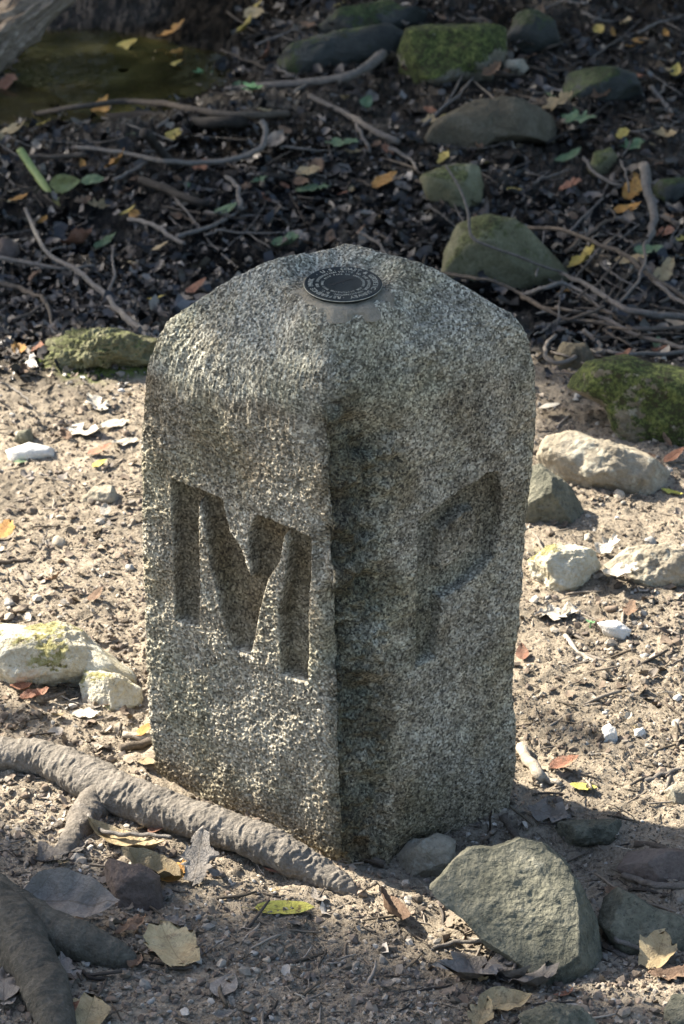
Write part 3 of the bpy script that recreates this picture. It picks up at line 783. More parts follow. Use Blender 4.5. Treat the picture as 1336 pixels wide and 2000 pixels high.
LAND = [(880, 100, 'far mossy boulder'), (965, 240, 'flat mud-brown rock'), (985, 495, 'olive boulder'), (1180, 165, 'low dark wet rock'), (885, 365, 'low sunken mossy rock'), (1180, 600, 'twig pile'), (1260, 780, 'moss topped rock'), (1190, 900, 'knobbly tan rock'), (1080, 970, 'grey rock behind the stone'), (1100, 1105, 'earth covered rock'), (1265, 1100, 'pink-tan rock'), (180, 680, 'low bank rock'), (65, 885, 'flat white stone'), (100, 1275, 'large pale rock'), (220, 1350, 'small pale rock'), (1010, 1770, 'big slab'), (1260, 1800, 'grey-brown rock'), (1290, 1690, 'dark brown rock'), (1150, 1620, 'long flat grey rock'), (320, 1590, 'thick root'), (560, 1680, 'thick root tip'), (90, 1850, 'forked root'), (140, 90, 'pool'), (320, 60, 'pool'), (60, 60, 'log'), (640, 90, 'black ledge rock'), (590, 165, 'thick pale branch'), (690, 230, 'straight grey stick'), (340, 215, 'curved branch'), (330, 318, 'hooked branch'), (160, 540, 'long pale branch'), (110, 390, 'withered plant'), (380, 455, 'forked twig'), (612, 372, 'green round leaf'), (1270, 400, 'thick forked stick'), (556, 1776, 'yellow-green leaf'), (336, 1852, 'round tan leaf'), (960, 1900, 'shredded grey leaf'), (757, 1775, 'pointed brown leaf'), (1200, 1230, 'bright white stone'), (1190, 1430, 'square white stone'), (1040, 1490, 'broken pale stick'), (160, 845, 'bleached white leaf'), (270, 1000, 'carved M face'), (270, 1150, 'carved M face'), (1050, 1200, 'carved P face'), (1100, 1945, 'rolled red-brown leaf'), (8, 1038, 'bright orange leaf'), (195, 960, 'pink tilted stone'), (1136, 1283, 'bleached bent twig'), (190, 1650, 'rolled dry leaf')]
USED = {}
def place_label(px, py, what, kindword):
    """name the thing by the nearest thing one can find in the picture"""
    near = sorted(LAND, key=lambda l: math.hypot(l[0]-px, l[1]-py))[:5]
    cands = []
    for rank, (lx, ly, nm) in enumerate(near):
        dx, dy = px-lx, py-ly; d = math.hypot(dx, dy)
        pos = ('right of' if dx > 0 else 'left of') if abs(dx) > abs(dy)*1.9 else (('below' if dy > 0 else 'above') if abs(dy) > abs(dx)*1.9 else ('below and right of' if dx > 0 and dy > 0 else 'below and left of' if dy > 0 else 'above and right of' if dx > 0 else 'above and left of'))
        dist = 'just ' if d < 75 else '' if d < 170 else 'well '
        cands.append(f'{what} {dist}{pos} the {nm}')
    for c in cands:
        if c not in USED: USED[c] = 1; return c, None
    return cands[0], None

# ------------------------------------------------------------------ roots, logs and sticks
def tube(pts, radii, sides=8, n=None, wob=0.12, seed=0, bark=0.0, flat=1.0, groove=0.0):
    pts = np.array(pts, float)
    L = np.linalg.norm(np.diff(pts, axis=0), axis=1).sum()
    if n is None: n = int(max(6, min(60, L/max(np.mean(radii)*1.6, 1e-4))))
    C = catmull(pts, n)
    d = np.concatenate([[0], np.cumsum(np.linalg.norm(np.diff(pts, axis=0), axis=1))]); d /= d[-1]
    rr = np.interp(np.linspace(0, 1, n), d, radii)
    tg = np.gradient(C, axis=0); tg /= np.linalg.norm(tg, axis=1, keepdims=True)+1e-12
    up = np.array([0, 0, 1.0]); s = np.cross(tg, up); s /= np.linalg.norm(s, axis=1, keepdims=True)+1e-9
    u = np.cross(s, tg)
    a = np.linspace(0, 2*np.pi, sides, endpoint=False)
    dirs = s[:, None]*np.cos(a)[None, :, None]+u[:, None]*np.sin(a)[None, :, None]*flat
    P = C[:, None]+dirs*rr[:, None, None]
    if wob:
        w_ = noise(P.reshape(-1, 3), 0.6/max(np.mean(radii), 1e-4), seed, 2).reshape(n, sides)
        P = P+dirs*(w_*wob*rr[:, None])[:, :, None]
    if bark:
        Q = P.reshape(-1, 3)
        arc = np.concatenate([[0], np.cumsum(np.linalg.norm(np.diff(C, axis=0), axis=1))])
        al = arc[:, None]*np.ones((1, sides))
        Q2 = np.stack([al*230+1.5*noise(P, 50, seed+6), np.cos(a)[None]*rr[:, None]*95, np.sin(a)[None]*rr[:, None]*95], -1).reshape(-1, 3)@np.linalg.inv(_R.T)
        b = 0.75*noise(Q2, 1.0, seed+3, 2)-0.5*np.abs(noise(Q2, .55, seed+7))+noise(Q, 45, seed+4, 2)*0.9+0.3*noise(Q, 330, seed+5)
        P = P+dirs*(0.8*bark*b.reshape(n, sides))[:, :, None]
    if groove:
        tt = np.linspace(0, 1, n)[:, None]*np.ones((1, sides)); aa = np.ones((n, 1))*a[None]
        gq = np.stack([np.cos(aa)*5, np.sin(aa)*5, tt*4], -1)
        P = P+dirs*(groove*(noise(gq, 1.0, seed+8, 3, .6)-.6*np.abs(noise(gq, 2.3, seed+9, 2))))[:, :, None]
    V = P.reshape(-1, 3); F = grid_faces(n, sides, True)
    # end caps
    V = np.concatenate([V, C[:1], C[-1:]])
    k = len(V)-2
    j = np.arange(sides); j2 = (j+1) % sides
    c0 = np.stack([j2, j, np.full(sides, k), np.full(sides, k)], -1)
    c1 = np.stack([(n-1)*sides+j, (n-1)*sides+j2, np.full(sides, k+1), np.full(sides, k+1)], -1)
    T1 = np.concatenate([F[:, [0, 1, 2]], F[:, [0, 2, 3]], c0[:, :3], c1[:, :3]])
    return V, T1

def root_pts(pxs, lift, dig=None):
    out = []
    for i, (x, y) in enumerate(pxs):
        g = gpt(x, y); g = g+np.array([0, 0, lift[i] if hasattr(lift, '__len__') else lift]); out.append(g)
    return out

def on_ground(pxs, r, extra=None):
    out = []
    for i, (x, y) in enumerate(pxs):
        g = gpt(x, y)
        lf = r*0.7+(extra[i] if extra else 0)
        g = g-ray(x, y)*(lf/abs(ray(x, y)[2]))*-0 + 0
        # lift towards the camera ray so that it keeps its place on the ground plan
        g = CAMV+(g-CAMV)*(1-lf/CAMH*1.0)
        out.append(g)
    return out

def center_mesh(V):
    b = np.array([V[:, 0].mean(), V[:, 1].mean(), V[:, 2].min()])
    return V-b, b

# main root in front of the stone
ps = [(-60, 1470), (20, 1474), (90, 1485), (170, 1520), (250, 1558), (350, 1592), (450, 1624), (540, 1662), (610, 1698), (668, 1728), (700, 1752)]
rs_ = [.020, .020, .022, .026, .025, .024, .023, .023, .020, .013, .006]
P3 = on_ground(ps, 0.022, [-.004, -.004, -.004, .0, .004, .006, .006, .004, -.002, -.008, -.016])
V1, F1 = tube(P3, rs_, 110, 560, 0.12, 5, 0.0026)
ps2 = [(205, 1545), (178, 1580), (150, 1620), (132, 1660), (112, 1700)]
V2, F2 = tube(on_ground(ps2, .012, [.004, -.004, -.006, -.008, -.016]), [.026, .021, .017, .013, .006], 56, 160, 0.2, 6, 0.0024)
V, b = center_mesh(np.concatenate([V1, V2]))
tr = link('tree_root', None, label='thick dusty grey root crossing in front of the boundary stone', cat='root'); tr.location = b
link('main_root', make_mesh('main_root', V1-b, F1), M['root'], tr)
link('side_root', make_mesh('side_root', V2-b, F2), M['root'], tr)
# dark forked root at bottom left
A1 = on_ground([(-50, 1745), (20, 1775), (90, 1815), (160, 1845), (230, 1872), (275, 1892)], .018, [.006, .008, .006, .002, -.008, -.02])
A2 = on_ground([(-20, 1770), (25, 1815), (60, 1870), (90, 1935), (108, 1995), (118, 2060)], .018, [.01, .010, .006, .002, -.004, -.012])
V1, F1 = tube(A1, [.030, .028, .025, .022, .017, .009], 64, 260, 0.22, 8, 0.0022)
V2, F2 = tube(A2, [.030, .032, .028, .024, .020, .014], 64, 260, 0.24, 9, 0.0022)
V, b = center_mesh(np.concatenate([V1, V2]))
tr = link('tree_root', None, label='dark forked root in the bottom left corner', cat='root'); tr.location = b
link('root_branch', make_mesh('root_branch', V1-b, F1), M['root_dark'], tr)
link('root_branch', make_mesh('root_branch', V2-b, F2), M['root_dark'], tr)
# log end at top left

L3 = [dpt(-110, 190, (-60, 190)), dpt(-30, 100, (-30, 160)), dpt(60, 25, (60, 160)), dpt(150, -60, (150, 165)), dpt(260, -170, (260, 170))]
V, F = tube(L3, [.056, .054, .050, .047, .045], 110, 200, 0.25, 12, 0.002, groove=0.022)
V, b = center_mesh(V)
o = link('fallen_log', make_mesh('fallen_log', V, F), M['log'], label='weathered split log leaning into the top left corner', cat='log'); o.location = b

def stick(name, label, segs, mat='twig_grey', group=None, cat='twig', lift=0.0, seed=0, lifts=None):
    """segs: list of (pixel polyline, pixel radius at start, at end); the first is the stem, the rest side shoots"""
    tubes = []
    for i, sg in enumerate(segs):
        ps, ra, rb = sg[:3]
        sc = mscale(gpt(*ps[len(ps)//2]))
        n = len(ps)
        radii = [(ra+(rb-ra)*k/(n-1))*sc for k in range(n)]
        ex = sg[3] if len(sg) > 3 else [lift]*n
        if i > 0 and len(sg) <= 3: ex = [lift]+[lift*0.6]*(n-1)
        # small kinks between the given points
        q = []; qe = []; rr = random.Random(seed*7+i)
        for k in range(n):
            q.append(ps[k]); qe.append(ex[k])
        P3 = on_ground(q, max(radii), qe)
        P3 = catmull(P3, max(3*n, 5))
        P3[1:-1] += np.array([[rr.uniform(-1, 1), rr.uniform(-1, 1), rr.uniform(-.3, .6)] for _ in range(len(P3)-2)])*min(np.mean(radii), 0.0024)*1.2
        radii = np.interp(np.linspace(0, 1, len(P3)), np.linspace(0, 1, n), radii)
        tubes.append(tube(P3, radii, 8, None, 0.28, seed+i))
    allV = np.concatenate([t[0] for t in tubes])
    _, b = center_mesh(allV)
    if len(tubes) == 1:
        o = link(name, make_mesh(name, tubes[0][0]-b, tubes[0][1]), M[mat], label=label, cat=cat, group=group)
    else:
        o = link(name, None, label=label, cat=cat, group=group)
        for i, (V, F) in enumerate(tubes):
            link('stem' if i == 0 else 'side_shoot', make_mesh('stem', V-b, F), M[mat], o)
    o.location = b
    return o

stick('branch', 'long pale grey branch sloping down behind the left shoulder of the stone', [([(50, 408), (75, 460), (100, 500), (160, 535), (210, 580), (255, 630), (320, 672)], 4, 7, [.05, .045, .04, .035, .03, .03, .02]), ([(212, 578), (222, 530), (220, 480)], 3.5, 2, [.03, .04, .05])], 'twig_grey', cat='branch', seed=1)
stick('twig', 'thin twigs crossing below a brown leaf at left edge', [([(-20, 500), (60, 515), (130, 525), (185, 518)], 5, 3), ([(70, 515), (100, 490), (140, 480)], 2.5, 1.5)], 'twig_grey', lift=.02, seed=2)
stick('twig', 'forked brown twig at the left edge above the bank', [([(-20, 550), (45, 566), (88, 590), (60, 612), (20, 628)], 6, 3), ([(88, 590), (105, 640), (120, 656)], 4, 2)], 'twig_brown', lift=.015, seed=3)
stick('branch', 'dark curved branch bridging a black hollow in the creek bed', [([(60, 226), (150, 208), (250, 199), (340, 206), (420, 222), (500, 224), (560, 222)], 5, 7, [.01, .05, .075, .075, .06, .03, .01])], 'twig_brown', cat='branch', seed=4)
stick('branch', 'black sodden branch lying under the curved branch', [([(210, 235), (300, 232), (400, 240), (480, 238)], 16, 12)], 'twig_dark', cat='branch', seed=41)
stick('branch', 'pale hooked branch curling up at its right end', [([(148, 288), (250, 300), (330, 316), (400, 319), (470, 308), (512, 284), (521, 250), (510, 235)], 4, 6, [.01, .015, .02, .02, .025, .03, .04, .05])], 'twig_grey', cat='branch', seed=5)
stick('twig', 'straight tan stick lying level on the mud at left', [([(50, 305), (110, 306), (168, 302)], 5, 5)], 'twig_brown', lift=.01, seed=6)
stick('twig', 'short twig slanting below the orange leaf at left', [([(222, 352), (255, 335), (285, 318)], 4, 3)], 'twig_grey', lift=.01, seed=7)
stick('twig', 'forked twig on black mud above the left shoulder of the stone', [([(250, 428), (300, 440), (330, 460), (360, 476)], 5, 4), ([(345, 462), (420, 440), (482, 404)], 5, 3), ([(400, 460), (440, 445)], 2.5, 2)], 'twig_grey', lift=.012, seed=8)
stick('twig', 'small bent twig standing up from the mud', [([(440, 345), (464, 364), (468, 408)], 4, 5)], 'twig_grey', lift=.02, seed=9)
stick('branch', 'thick pale branch lying left of the mossy boulder', [([(440, 176), (540, 166), (640, 158), (700, 142), (750, 104)], 7, 10, [.01, .012, .015, .02, .03])], 'twig_grey', cat='branch', seed=10)
stick('branch', 'straight grey stick with a side fork above the stone', [([(605, 188), (680, 225), (740, 260), (780, 278)], 5, 7), ([(690, 232), (708, 265), (722, 298)], 5, 3)], 'twig_grey', cat='branch', lift=.015, seed=11)
stick('branch', 'thick forked grey stick near the right edge', [([(1256, 320), (1266, 370), (1276, 430), (1262, 480)], 11, 6, [.06, .045, .03, .01]), ([(1274, 412), (1305, 430), (1350, 452)], 6, 5)], 'twig_grey', cat='branch', seed=12)
stick('branch', 'long dark stick lying left to right across the creek bed', [([(440, 340), (520, 345), (600, 352), (680, 362), (760, 360)], 8, 6)], 'twig_dark', cat='branch', seed=13)
stick('branch', 'dark blunt stick slanting on the mud at centre left', [([(275, 352), (320, 368), (370, 390), (410, 398)], 9, 8)], 'twig_dark', cat='branch', lift=.01, seed=14)
stick('branch', 'black upright stub leaning over the mud', [([(280, 258), (310, 290), (345, 330)], 10, 7, [.07, .04, 0])], 'twig_dark', cat='branch', seed=15)
# twig leaning on the olive boulder
g = (900, 555)
V, F = tube([dpt(870, 322, g, -.01), dpt(898, 368, g, -.03), dpt(914, 415, g, -.05), dpt(921, 462, g, -.07), dpt(958, 482, g, -.075), dpt(1010, 500, g, -.07), dpt(1060, 520, g, -.06), dpt(1110, 535, g, -.04)], [.0022, .0025, .0028, .003, .0028, .0026, .0024, .002], 8, 50, .3, 3)
V, b = center_mesh(V)
o = link('twig', make_mesh('twig', V, F), M['twig_grey'], label='thin twig rising from the front of the olive boulder', cat='twig'); o.location = b
# twig pile at right
pile = [('long twig lying on top of the twig pile, reaching the right edge', [([(1025, 445), (1100, 450), (1150, 468), (1220, 500), (1260, 532), (1350, 590)], 4, 5, [.05, .06, .06, .05, .05, .04])]),
        ('thickest brown twig of the pile, sloping to the right edge', [([(1095, 533), (1150, 560), (1200, 592), (1250, 612), (1350, 620)], 4, 7, [.03, .05, .05, .05, .04]), ([(1195, 598), (1230, 560), (1255, 528)], 5, 3)]),
        ('arched twig nearest the stone in the twig pile', [([(1020, 578), (1065, 560), (1110, 556), (1165, 588)], 5, 3, [.03, .06, .06, .03])]),
        ('drooping forked twig beside the shoulder of the stone', [([(1020, 580), (1060, 600), (1100, 622), (1145, 614), (1180, 598)], 5, 3, [.03, .04, .04, .05, .06]), ([(1060, 600), (1078, 585)], 3, 2)]),
        ('long straight twig sloping through the middle of the pile', [([(1085, 600), (1170, 620), (1250, 658), (1350, 682)], 4, 5, [.03, .04, .03, .03])]),
        ('hooked pale twig at the bottom of the pile', [([(1085, 655), (1066, 672), (1066, 695), (1082, 712), (1120, 702), (1155, 684), (1220, 692), (1350, 690)], 4, 5, [.06, .05, .04, .035, .03, .03, .03, .02])]),
        ('thin twig leaning up from the pile behind the boulder', [([(1105, 492), (1170, 442), (1200, 425), (1185, 400)], 4, 2, [.03, .04, .05, .06])]),
        ('dark horizontal twig low in the pile', [([(1045, 640), (1130, 625), (1220, 640), (1350, 638)], 4, 4, [.01, .02, .02, .02])]),
        ('short broken twig sticking up in the pile', [([(1140, 645), (1165, 668), (1178, 690)], 5, 4, [.05, .03, .02]), ([(1150, 655), (1140, 668)], 3, 2)]),
        ('thin twig running under the olive boulder toward the pile', [([(860, 534), (940, 545), (1000, 565), (1030, 580)], 4, 3, [.02, .03, .03, .03])]),
        ('slender twig crossing the pile from lower left to upper right', [([(1180, 650), (1200, 600), (1250, 540), (1262, 470)], 3, 3, [.01, .04, .06, .07])]),
        ('twig slanting across the right side of the pile', [([(1250, 505), (1290, 560), (1350, 600)], 5, 4, [.04, .05, .05])])]
for i, (lb, sg) in enumerate(pile):
    stick('twig', lb, sg, 'twig_grey' if i % 3 else 'twig_brown', group='twigs of the pile right of the stone', seed=60+i)
for i in range(22):
    x0, y0 = rnd.uniform(1040, 1300), rnd.uniform(480, 690); ln = rnd.uniform(60, 190); a_ = rnd.choice([rnd.gauss(.35, .25), rnd.gauss(-.7, .3)])
    lab = [w for w in ('thin', 'slender', 'wispy', 'hair-thin')][i % 4]
    q = [(x0, y0), (x0+math.cos(a_)*ln*.35, y0+math.sin(a_)*ln*.35+rnd.uniform(-9, 9)), (x0+math.cos(a_)*ln*.7, y0+math.sin(a_)*ln*.7+rnd.uniform(-9, 9)), (x0+math.cos(a_)*ln, y0+math.sin(a_)*ln)]
    lab = place_label(q[1][0], q[1][1], lab+(' brown' if i % 2 else ' grey')+' pile twig', 'twig')[0]
    stick('twig', lab, [(q, rnd.uniform(1.8, 3.2), 1.4, [rnd.uniform(.01, .06) for _ in range(4)])], 'twig_brown' if i % 2 else 'twig_grey', group='twigs of the pile right of the stone', seed=500+i)
more = [('small twig on the mud between the brown rock and the twig pile', [([(1040, 358), (1080, 342), (1112, 330)], 3, 2)]),
        ('kinked twig below the small mossy rock at upper right', [([(1140, 308), (1160, 335), (1180, 352), (1215, 362)], 4, 3)]),
        ('twig beside the orange leaf heap at upper right', [([(1208, 300), (1222, 340), (1228, 375)], 3, 2)]),
        ('twigs leaning at the upper right edge', [([(1270, 170), (1300, 205), (1312, 218)], 5, 3), ([(1300, 165), (1285, 195)], 3, 2)]),
        ('thin twig between mud and boulder near the stone top', [([(700, 455), (740, 475), (755, 498)], 3, 3)]),
        ('brown twig lying left of the flat brown rock', [([(760, 290), (800, 310), (815, 330)], 4, 2)])]
for i, (lb, sg) in enumerate(more): stick('twig', lb, sg, 'twig_grey', lift=.015, seed=80+i)
fore = [('twig', 'grey twig with a bend resting in front of the thick root', [([(174, 1590), (190, 1612), (215, 1626), (270, 1632), (335, 1636)], 5, 4, [.02, .012, .01, .012, .016])], 'twig_grey'),
        ('twig', 'knobbed grey twig lying across the sunlit corner of the slab', [([(842, 1858), (880, 1841), (940, 1838), (1025, 1842)], 4, 5, [0, .006, .012, .022])], 'twig_grey'),
        ('twig', 'thick twig poking out of the shadow behind the slab', [([(982, 1596), (1000, 1625), (1018, 1645)], 8, 6)], 'twig_brown'),
        ('stick', 'thick pale broken stick right of the stone base', [([(1018, 1458), (1034, 1488), (1058, 1522)], 12, 11)], 'twig_pale'),
        ('stick', 'smaller pale stick continuing from the broken stick', [([(1056, 1512), (1075, 1524), (1095, 1533)], 7, 6)], 'twig_pale'),
        ('stick', 'grey stick lying against the dark brown rock', [([(1218, 1709), (1280, 1726), (1350, 1730)], 6, 7, [.01, .025, .03])], 'twig_grey'),
        ('twig', 'grey twig below the rock at lower right', [([(1162, 1838), (1220, 1870), (1295, 1895)], 5, 6)], 'twig_grey'),
        ('twig', 'thin twig bending down the face of the rock at lower right', [([(1199, 1778), (1204, 1835), (1262, 1855)], 4, 5, [.03, .02, .01])], 'twig_grey'),
        ('twig', 'grey twig on sunlit soil at the right edge', [([(1255, 1528), (1300, 1512), (1350, 1498)], 5, 5)], 'twig_grey'),
        ('stick', 'reddish brown stick at the foot of the stone', [([(605, 1642), (680, 1666), (750, 1690)], 6, 8)], 'twig_brown'),
        ('twig', 'thin dark twig below the yellow-green leaf', [([(498, 1815), (560, 1813), (612, 1800)], 2.5, 2.5)], 'twig_dark'),
        ('twig', 'hair-thin twig on sunlit soil right of the stone', [([(1000, 1420), (1060, 1412), (1110, 1410), (1145, 1424)], 2, 2)], 'twig_brown'),
        ('twig', 'bleached white twig bent in the middle', [([(1103, 1240), (1138, 1282), (1168, 1302)], 4.5, 5)], 'twig_pale'),
        ('twig', 'tan twig lying on soil at the left edge', [([(-20, 1098), (20, 1096), (58, 1092)], 5, 4)], 'twig_brown'),
        ('stick', 'thick tan stick touching the stone at lower left', [([(235, 1462), (270, 1455), (305, 1448)], 9, 8)], 'twig_brown'),
        ('stick', 'short stick above the tan stick beside the stone', [([(240, 1435), (270, 1440), (298, 1440)], 7, 6)], 'twig_pale'),
        ('twig', 'brown stick on litter above the thick root', [([(140, 1455), (170, 1450), (215, 1462)], 5, 4)], 'twig_brown'),
        ('twig', 'thin dark grass stem across the twig on the slab', [([(948, 1880), (975, 1845), (1008, 1800)], 2, 1.5, [.01, .03, .05])], 'twig_dark'),
        ('twig', 'curved stem rising over the shredded grey leaf', [([(940, 1885), (1000, 1880), (1015, 1862), (1000, 1900)], 4, 4, [.0, .02, .03, .01])], 'twig_grey'),
        ('twig', 'pale root fibre on soil left of the stone', [([(70, 1000), (130, 985), (190, 980)], 2.5, 2)], 'twig_brown'),
        ('twig', 'thin twig in front of the stone near the dark hollow', [([(918, 1662), (945, 1640), (962, 1625)], 4, 4, [.0, .02, .035])], 'twig_grey'),
        ('twig', 'thin black stem standing against the base of the stone', [([(952, 1640), (956, 1610), (960, 1585)], 2, 2, [0, .03, .06])], 'twig_dark'),
        ('twig', 'short brown stick half hidden beneath the rock at right edge', [([(1240, 1648), (1290, 1655), (1345, 1680)], 7, 6)], 'twig_brown'),
        ('twig', 'dark stick at the bottom left beside the forked root', [([(135, 1890), (180, 1910), (210, 1912)], 4, 4)], 'twig_dark')]
for i, (nm, lb, sg, mt) in enumerate(fore): stick(nm, lb, sg, mt, cat=nm, seed=100+i)

# ------------------------------------------------------------------ leaves
def leaf_mesh(kind, seed, curl=0.2, fold=0.15, wrinkle=0.03, nu=16, nv=9):
    t = np.linspace(0, 1, nu); 
    if kind == 'lance': wd = 0.185*np.sin(np.pi*t**0.9)**0.75
    elif kind == 'ovate': wd = 0.29*np.sin(np.pi*t**0.75)**0.8
    elif kind == 'round': wd = 0.44*np.sqrt(np.clip(1-(2*t-1)**2, 0, 1))*(1+0.10*np.cos(9*t))
    elif kind == 'lobed': wd = 0.34*np.sin(np.pi*t**0.8)**0.6*(0.72+0.38*np.cos(t*17+1))
    else: wd = 0.30*np.sin(np.pi*t)**0.5
    rs = np.random.default_rng(seed)
    if kind == 'torn': wd = wd*np.clip(0.6+0.6*rs.random(nu), 0.3, 1.1)
    wd = np.maximum(wd, 0.004)
    s = np.linspace(-1, 1, nv)
    Y = wd[:, None]*s[None]; X = np.repeat(t[:, None], nv, 1)-0.5
    if kind in ('lobed', 'torn', 'round'):
        ed = np.abs(s)[None]**2*0.06*rs.normal(size=(nu, nv)); X = X+ed; Y = Y*(1+ed)
    Q = np.stack([X.ravel(), Y.ravel(), np.zeros(X.size)], -1)
    Z = curl*(X**2*1.6)+fold*np.abs(Y)*1.5+wrinkle*noise(Q, 5, seed, 3).reshape(X.shape)*1.8
    Z = Z+0.35*abs(curl)*Y*X*rs.choice([-1, 1])
    V = np.stack([X.ravel(), Y.ravel(), Z.ravel()], -1)
    # roll across when strongly curled
    if curl > 0.35:
        k = curl*2.2
        a = V[:, 1]*k*2
        V[:, 2] += np.where(np.abs(a) > 1e-6, (1-np.cos(a))/(k*2), 0); V[:, 1] = np.sin(a)/(k*2)
    return make_mesh('leaf', V, grid_faces(nu, nv))

LM = {}
def get_leaf(kind, mat, v, curl, fold, wr):
    k = (kind, mat, v, round(curl, 2), round(fold, 2), round(wr, 3))
    if k not in LM:
        m = leaf_mesh(kind, hash(v) % 1000+len(kind), curl, fold, wr); m.materials.append(M[mat]); LM[k] = m
    return LM[k]

def stalk_mesh(length, r, bend, seed):
    pts = [(-0.49, 0, 0), (-0.49-length*0.4, bend*0.3, 0.01), (-0.49-length, bend, 0.0)]
    V, F = tube(pts, [r, r*0.9, r*0.8], 6, 10, 0.1, seed)
    return make_mesh('stalk', V, F)

def leaf(px, py, size, ang, kind, mat, label, group=None, curl=0.2, fold=0.15, wr=0.03, tilt=0.0, roll=0.0, lift=0.0, stalk=0.0, v=0, cat='leaf'):
    """size in px along the blade; ang = heading in the ground plane, degrees (0 = right, 90 = away)"""
    p = gpt(px, py); sc = mscale(p)*size
    me_ = get_leaf(kind, mat, v, curl, fold, wr)
    e = 0.02
    zx = (g0(p[0]+e, p[1])-g0(p[0]-e, p[1]))/(2*e)
    zy = (g0(p[0], p[1]+e)-g0(p[0], p[1]-e))/(2*e)
    nrm = Vector((-zx, -zy, 1)).normalized()
    q = nrm.to_track_quat('Z', 'Y').to_matrix()
    R = Matrix.Rotation(math.radians(ang), 3, 'Z') @ Matrix.Rotation(math.radians(-tilt), 3, 'Y') @ Matrix.Rotation(math.radians(roll), 3, 'X')
    Q = (q @ Matrix.Rotation(-math.atan2((q @ Vector((1, 0, 0))).y, (q @ Vector((1, 0, 0))).x), 3, 'Z') @ R).to_4x4()
    up = 0.004+lift+0.5*sc*abs(math.sin(math.radians(tilt)))+0.25*sc*abs(math.sin(math.radians(roll)))
    pos = CAMV+(p-CAMV)*(1-up/CAMH)
    if stalk:
        o = link('leaf', None, label=label, cat=cat, group=group)
        link('blade', me_, None, o)
        link('stalk', stalk_mesh(stalk, 0.012, 0.08*(1 if v % 2 else -1), v), M['leaf_tan' if mat != 'leaf_brown' else 'leaf_brown'], o)
    else:
        o = link('leaf', me_, None, label=label, cat=cat, group=group)
    o.matrix_world = Matrix.Translation(Vector(pos)) @ Q @ Matrix.Scale(sc, 4)
    return o

# foreground leaves one can name
leaf(556, 1776, 118, 8, 'lance', 'leaf_lime', 'yellow-green leaf with brown blotch on the soil before the stone', curl=.12, fold=.12, roll=8, stalk=.22, v=1)
leaf(336, 1852, 118, 118, 'round', 'leaf_tan', 'round tan leaf with dark veins and long stalk at lower left', curl=.22, fold=.18, tilt=16, wr=.05, v=2)
leaf(388, 1672, 112, 80, 'torn', 'leaf_grey', 'torn grey leaf standing up against the thick root', curl=.15, fold=.1, tilt=38, wr=.05, v=3)
leaf(290, 1700, 130, 160, 'ovate', 'leaf_tan', 'crumpled tan leaf below the torn grey leaf', curl=.45, fold=.3, wr=.09, tilt=10, v=4)
leaf(345, 1705, 70, 40, 'torn', 'leaf_orange', 'orange-brown leaf scrap beside the torn grey leaf', curl=.3, wr=.06, tilt=15, v=5)
leaf(245, 1650, 170, -25, 'lance', 'leaf_tan', 'rolled dry leaf lying under the grey twig', curl=.5, fold=.2, wr=.05, v=6)
leaf(140, 1768, 190, -6, 'ovate', 'leaf_grey', 'large curled grey-tan leaf over the dark forked root', curl=.4, fold=.3, wr=.07, roll=25, lift=.01, v=7)
leaf(757, 1775, 105, 112, 'ovate', 'leaf_brown', 'pointed curled brown leaf in front of the stone', curl=.38, fold=.3, roll=35, tilt=8, wr=.05, v=8)
leaf(1026, 1856, 80, 20, 'torn', 'leaf_tan', 'crumpled ochre leaf on the tip of the slab', curl=.4, fold=.2, wr=.1, tilt=8, roll=-15, lift=.012, v=9)
leaf(965, 1900, 210, 8, 'lobed', 'leaf_grey', 'large shredded grey leaf below the slab', curl=.3, fold=.15, wr=.11, roll=-10, v=10)
leaf(1030, 1915, 130, -30, 'torn', 'leaf_grey', 'second torn grey leaf right of the shredded leaf', curl=.3, wr=.1, tilt=12, v=11)
leaf(1285, 1862, 84, 60, 'round', 'leaf_tan', 'yellow and brown blotched leaf at the lower right', curl=.25, fold=.15, tilt=30, wr=.05, stalk=.6, v=12)
leaf(1310, 1905, 90, 10, 'torn', 'leaf_brown', 'dark brown leaf below the yellow blotched leaf', curl=.3, wr=.06, v=13)
leaf(985, 1962, 110, 15, 'ovate', 'leaf_tan', 'tan curled leaf near the bottom edge at right', curl=.4, fold=.25, roll=18, wr=.06, v=14)
leaf(940, 1985, 80, 70, 'torn', 'leaf_tan', 'folded tan leaf at the bottom edge left of the curled leaf', curl=.3, fold=.3, wr=.06, tilt=20, v=15)
leaf(1100, 1945, 55, 40, 'lance', 'leaf_rust', 'small rolled red-brown leaf at lower right', curl=.5, v=16)
leaf(540, 1698, 62, -8, 'ovate', 'leaf_rust', 'rust brown leaf under the edge of the thick root', curl=.2, fold=.2, v=17)
leaf(312, 1615, 50, 20, 'ovate', 'leaf_rust', 'small orange-brown leaf beneath the thick root', curl=.2, tilt=25, v=18)
leaf(128, 1978, 70, 30, 'ovate', 'leaf_rust', 'reddish brown leaf at the bottom left', curl=.3, tilt=20, wr=.05, v=19)
leaf(172, 1982, 90, 80, 'round', 'leaf_tan', 'pale tan leaf at the bottom left beside the reddish leaf', curl=.12, wr=.03, tilt=12, v=20)
leaf(122, 1905, 110, 100, 'torn', 'leaf_grey', 'crumbling grey leaf between the arms of the forked root', curl=.25, wr=.09, v=21)
leaf(8, 1925, 120, 95, 'ovate', 'leaf_grey', 'grey leaf at the left edge beside the forked root', curl=.25, wr=.07, v=22)
leaf(255, 1810, 70, 30, 'torn', 'leaf_brown', 'dark brown crumpled leaf left of the round tan leaf', curl=.3, wr=.09, tilt=20, v=23)
leaf(440, 1925, 90, 70, 'ovate', 'leaf_grey', 'dusty leaf half buried right of the long stalk', curl=.1, fold=.1, v=24)
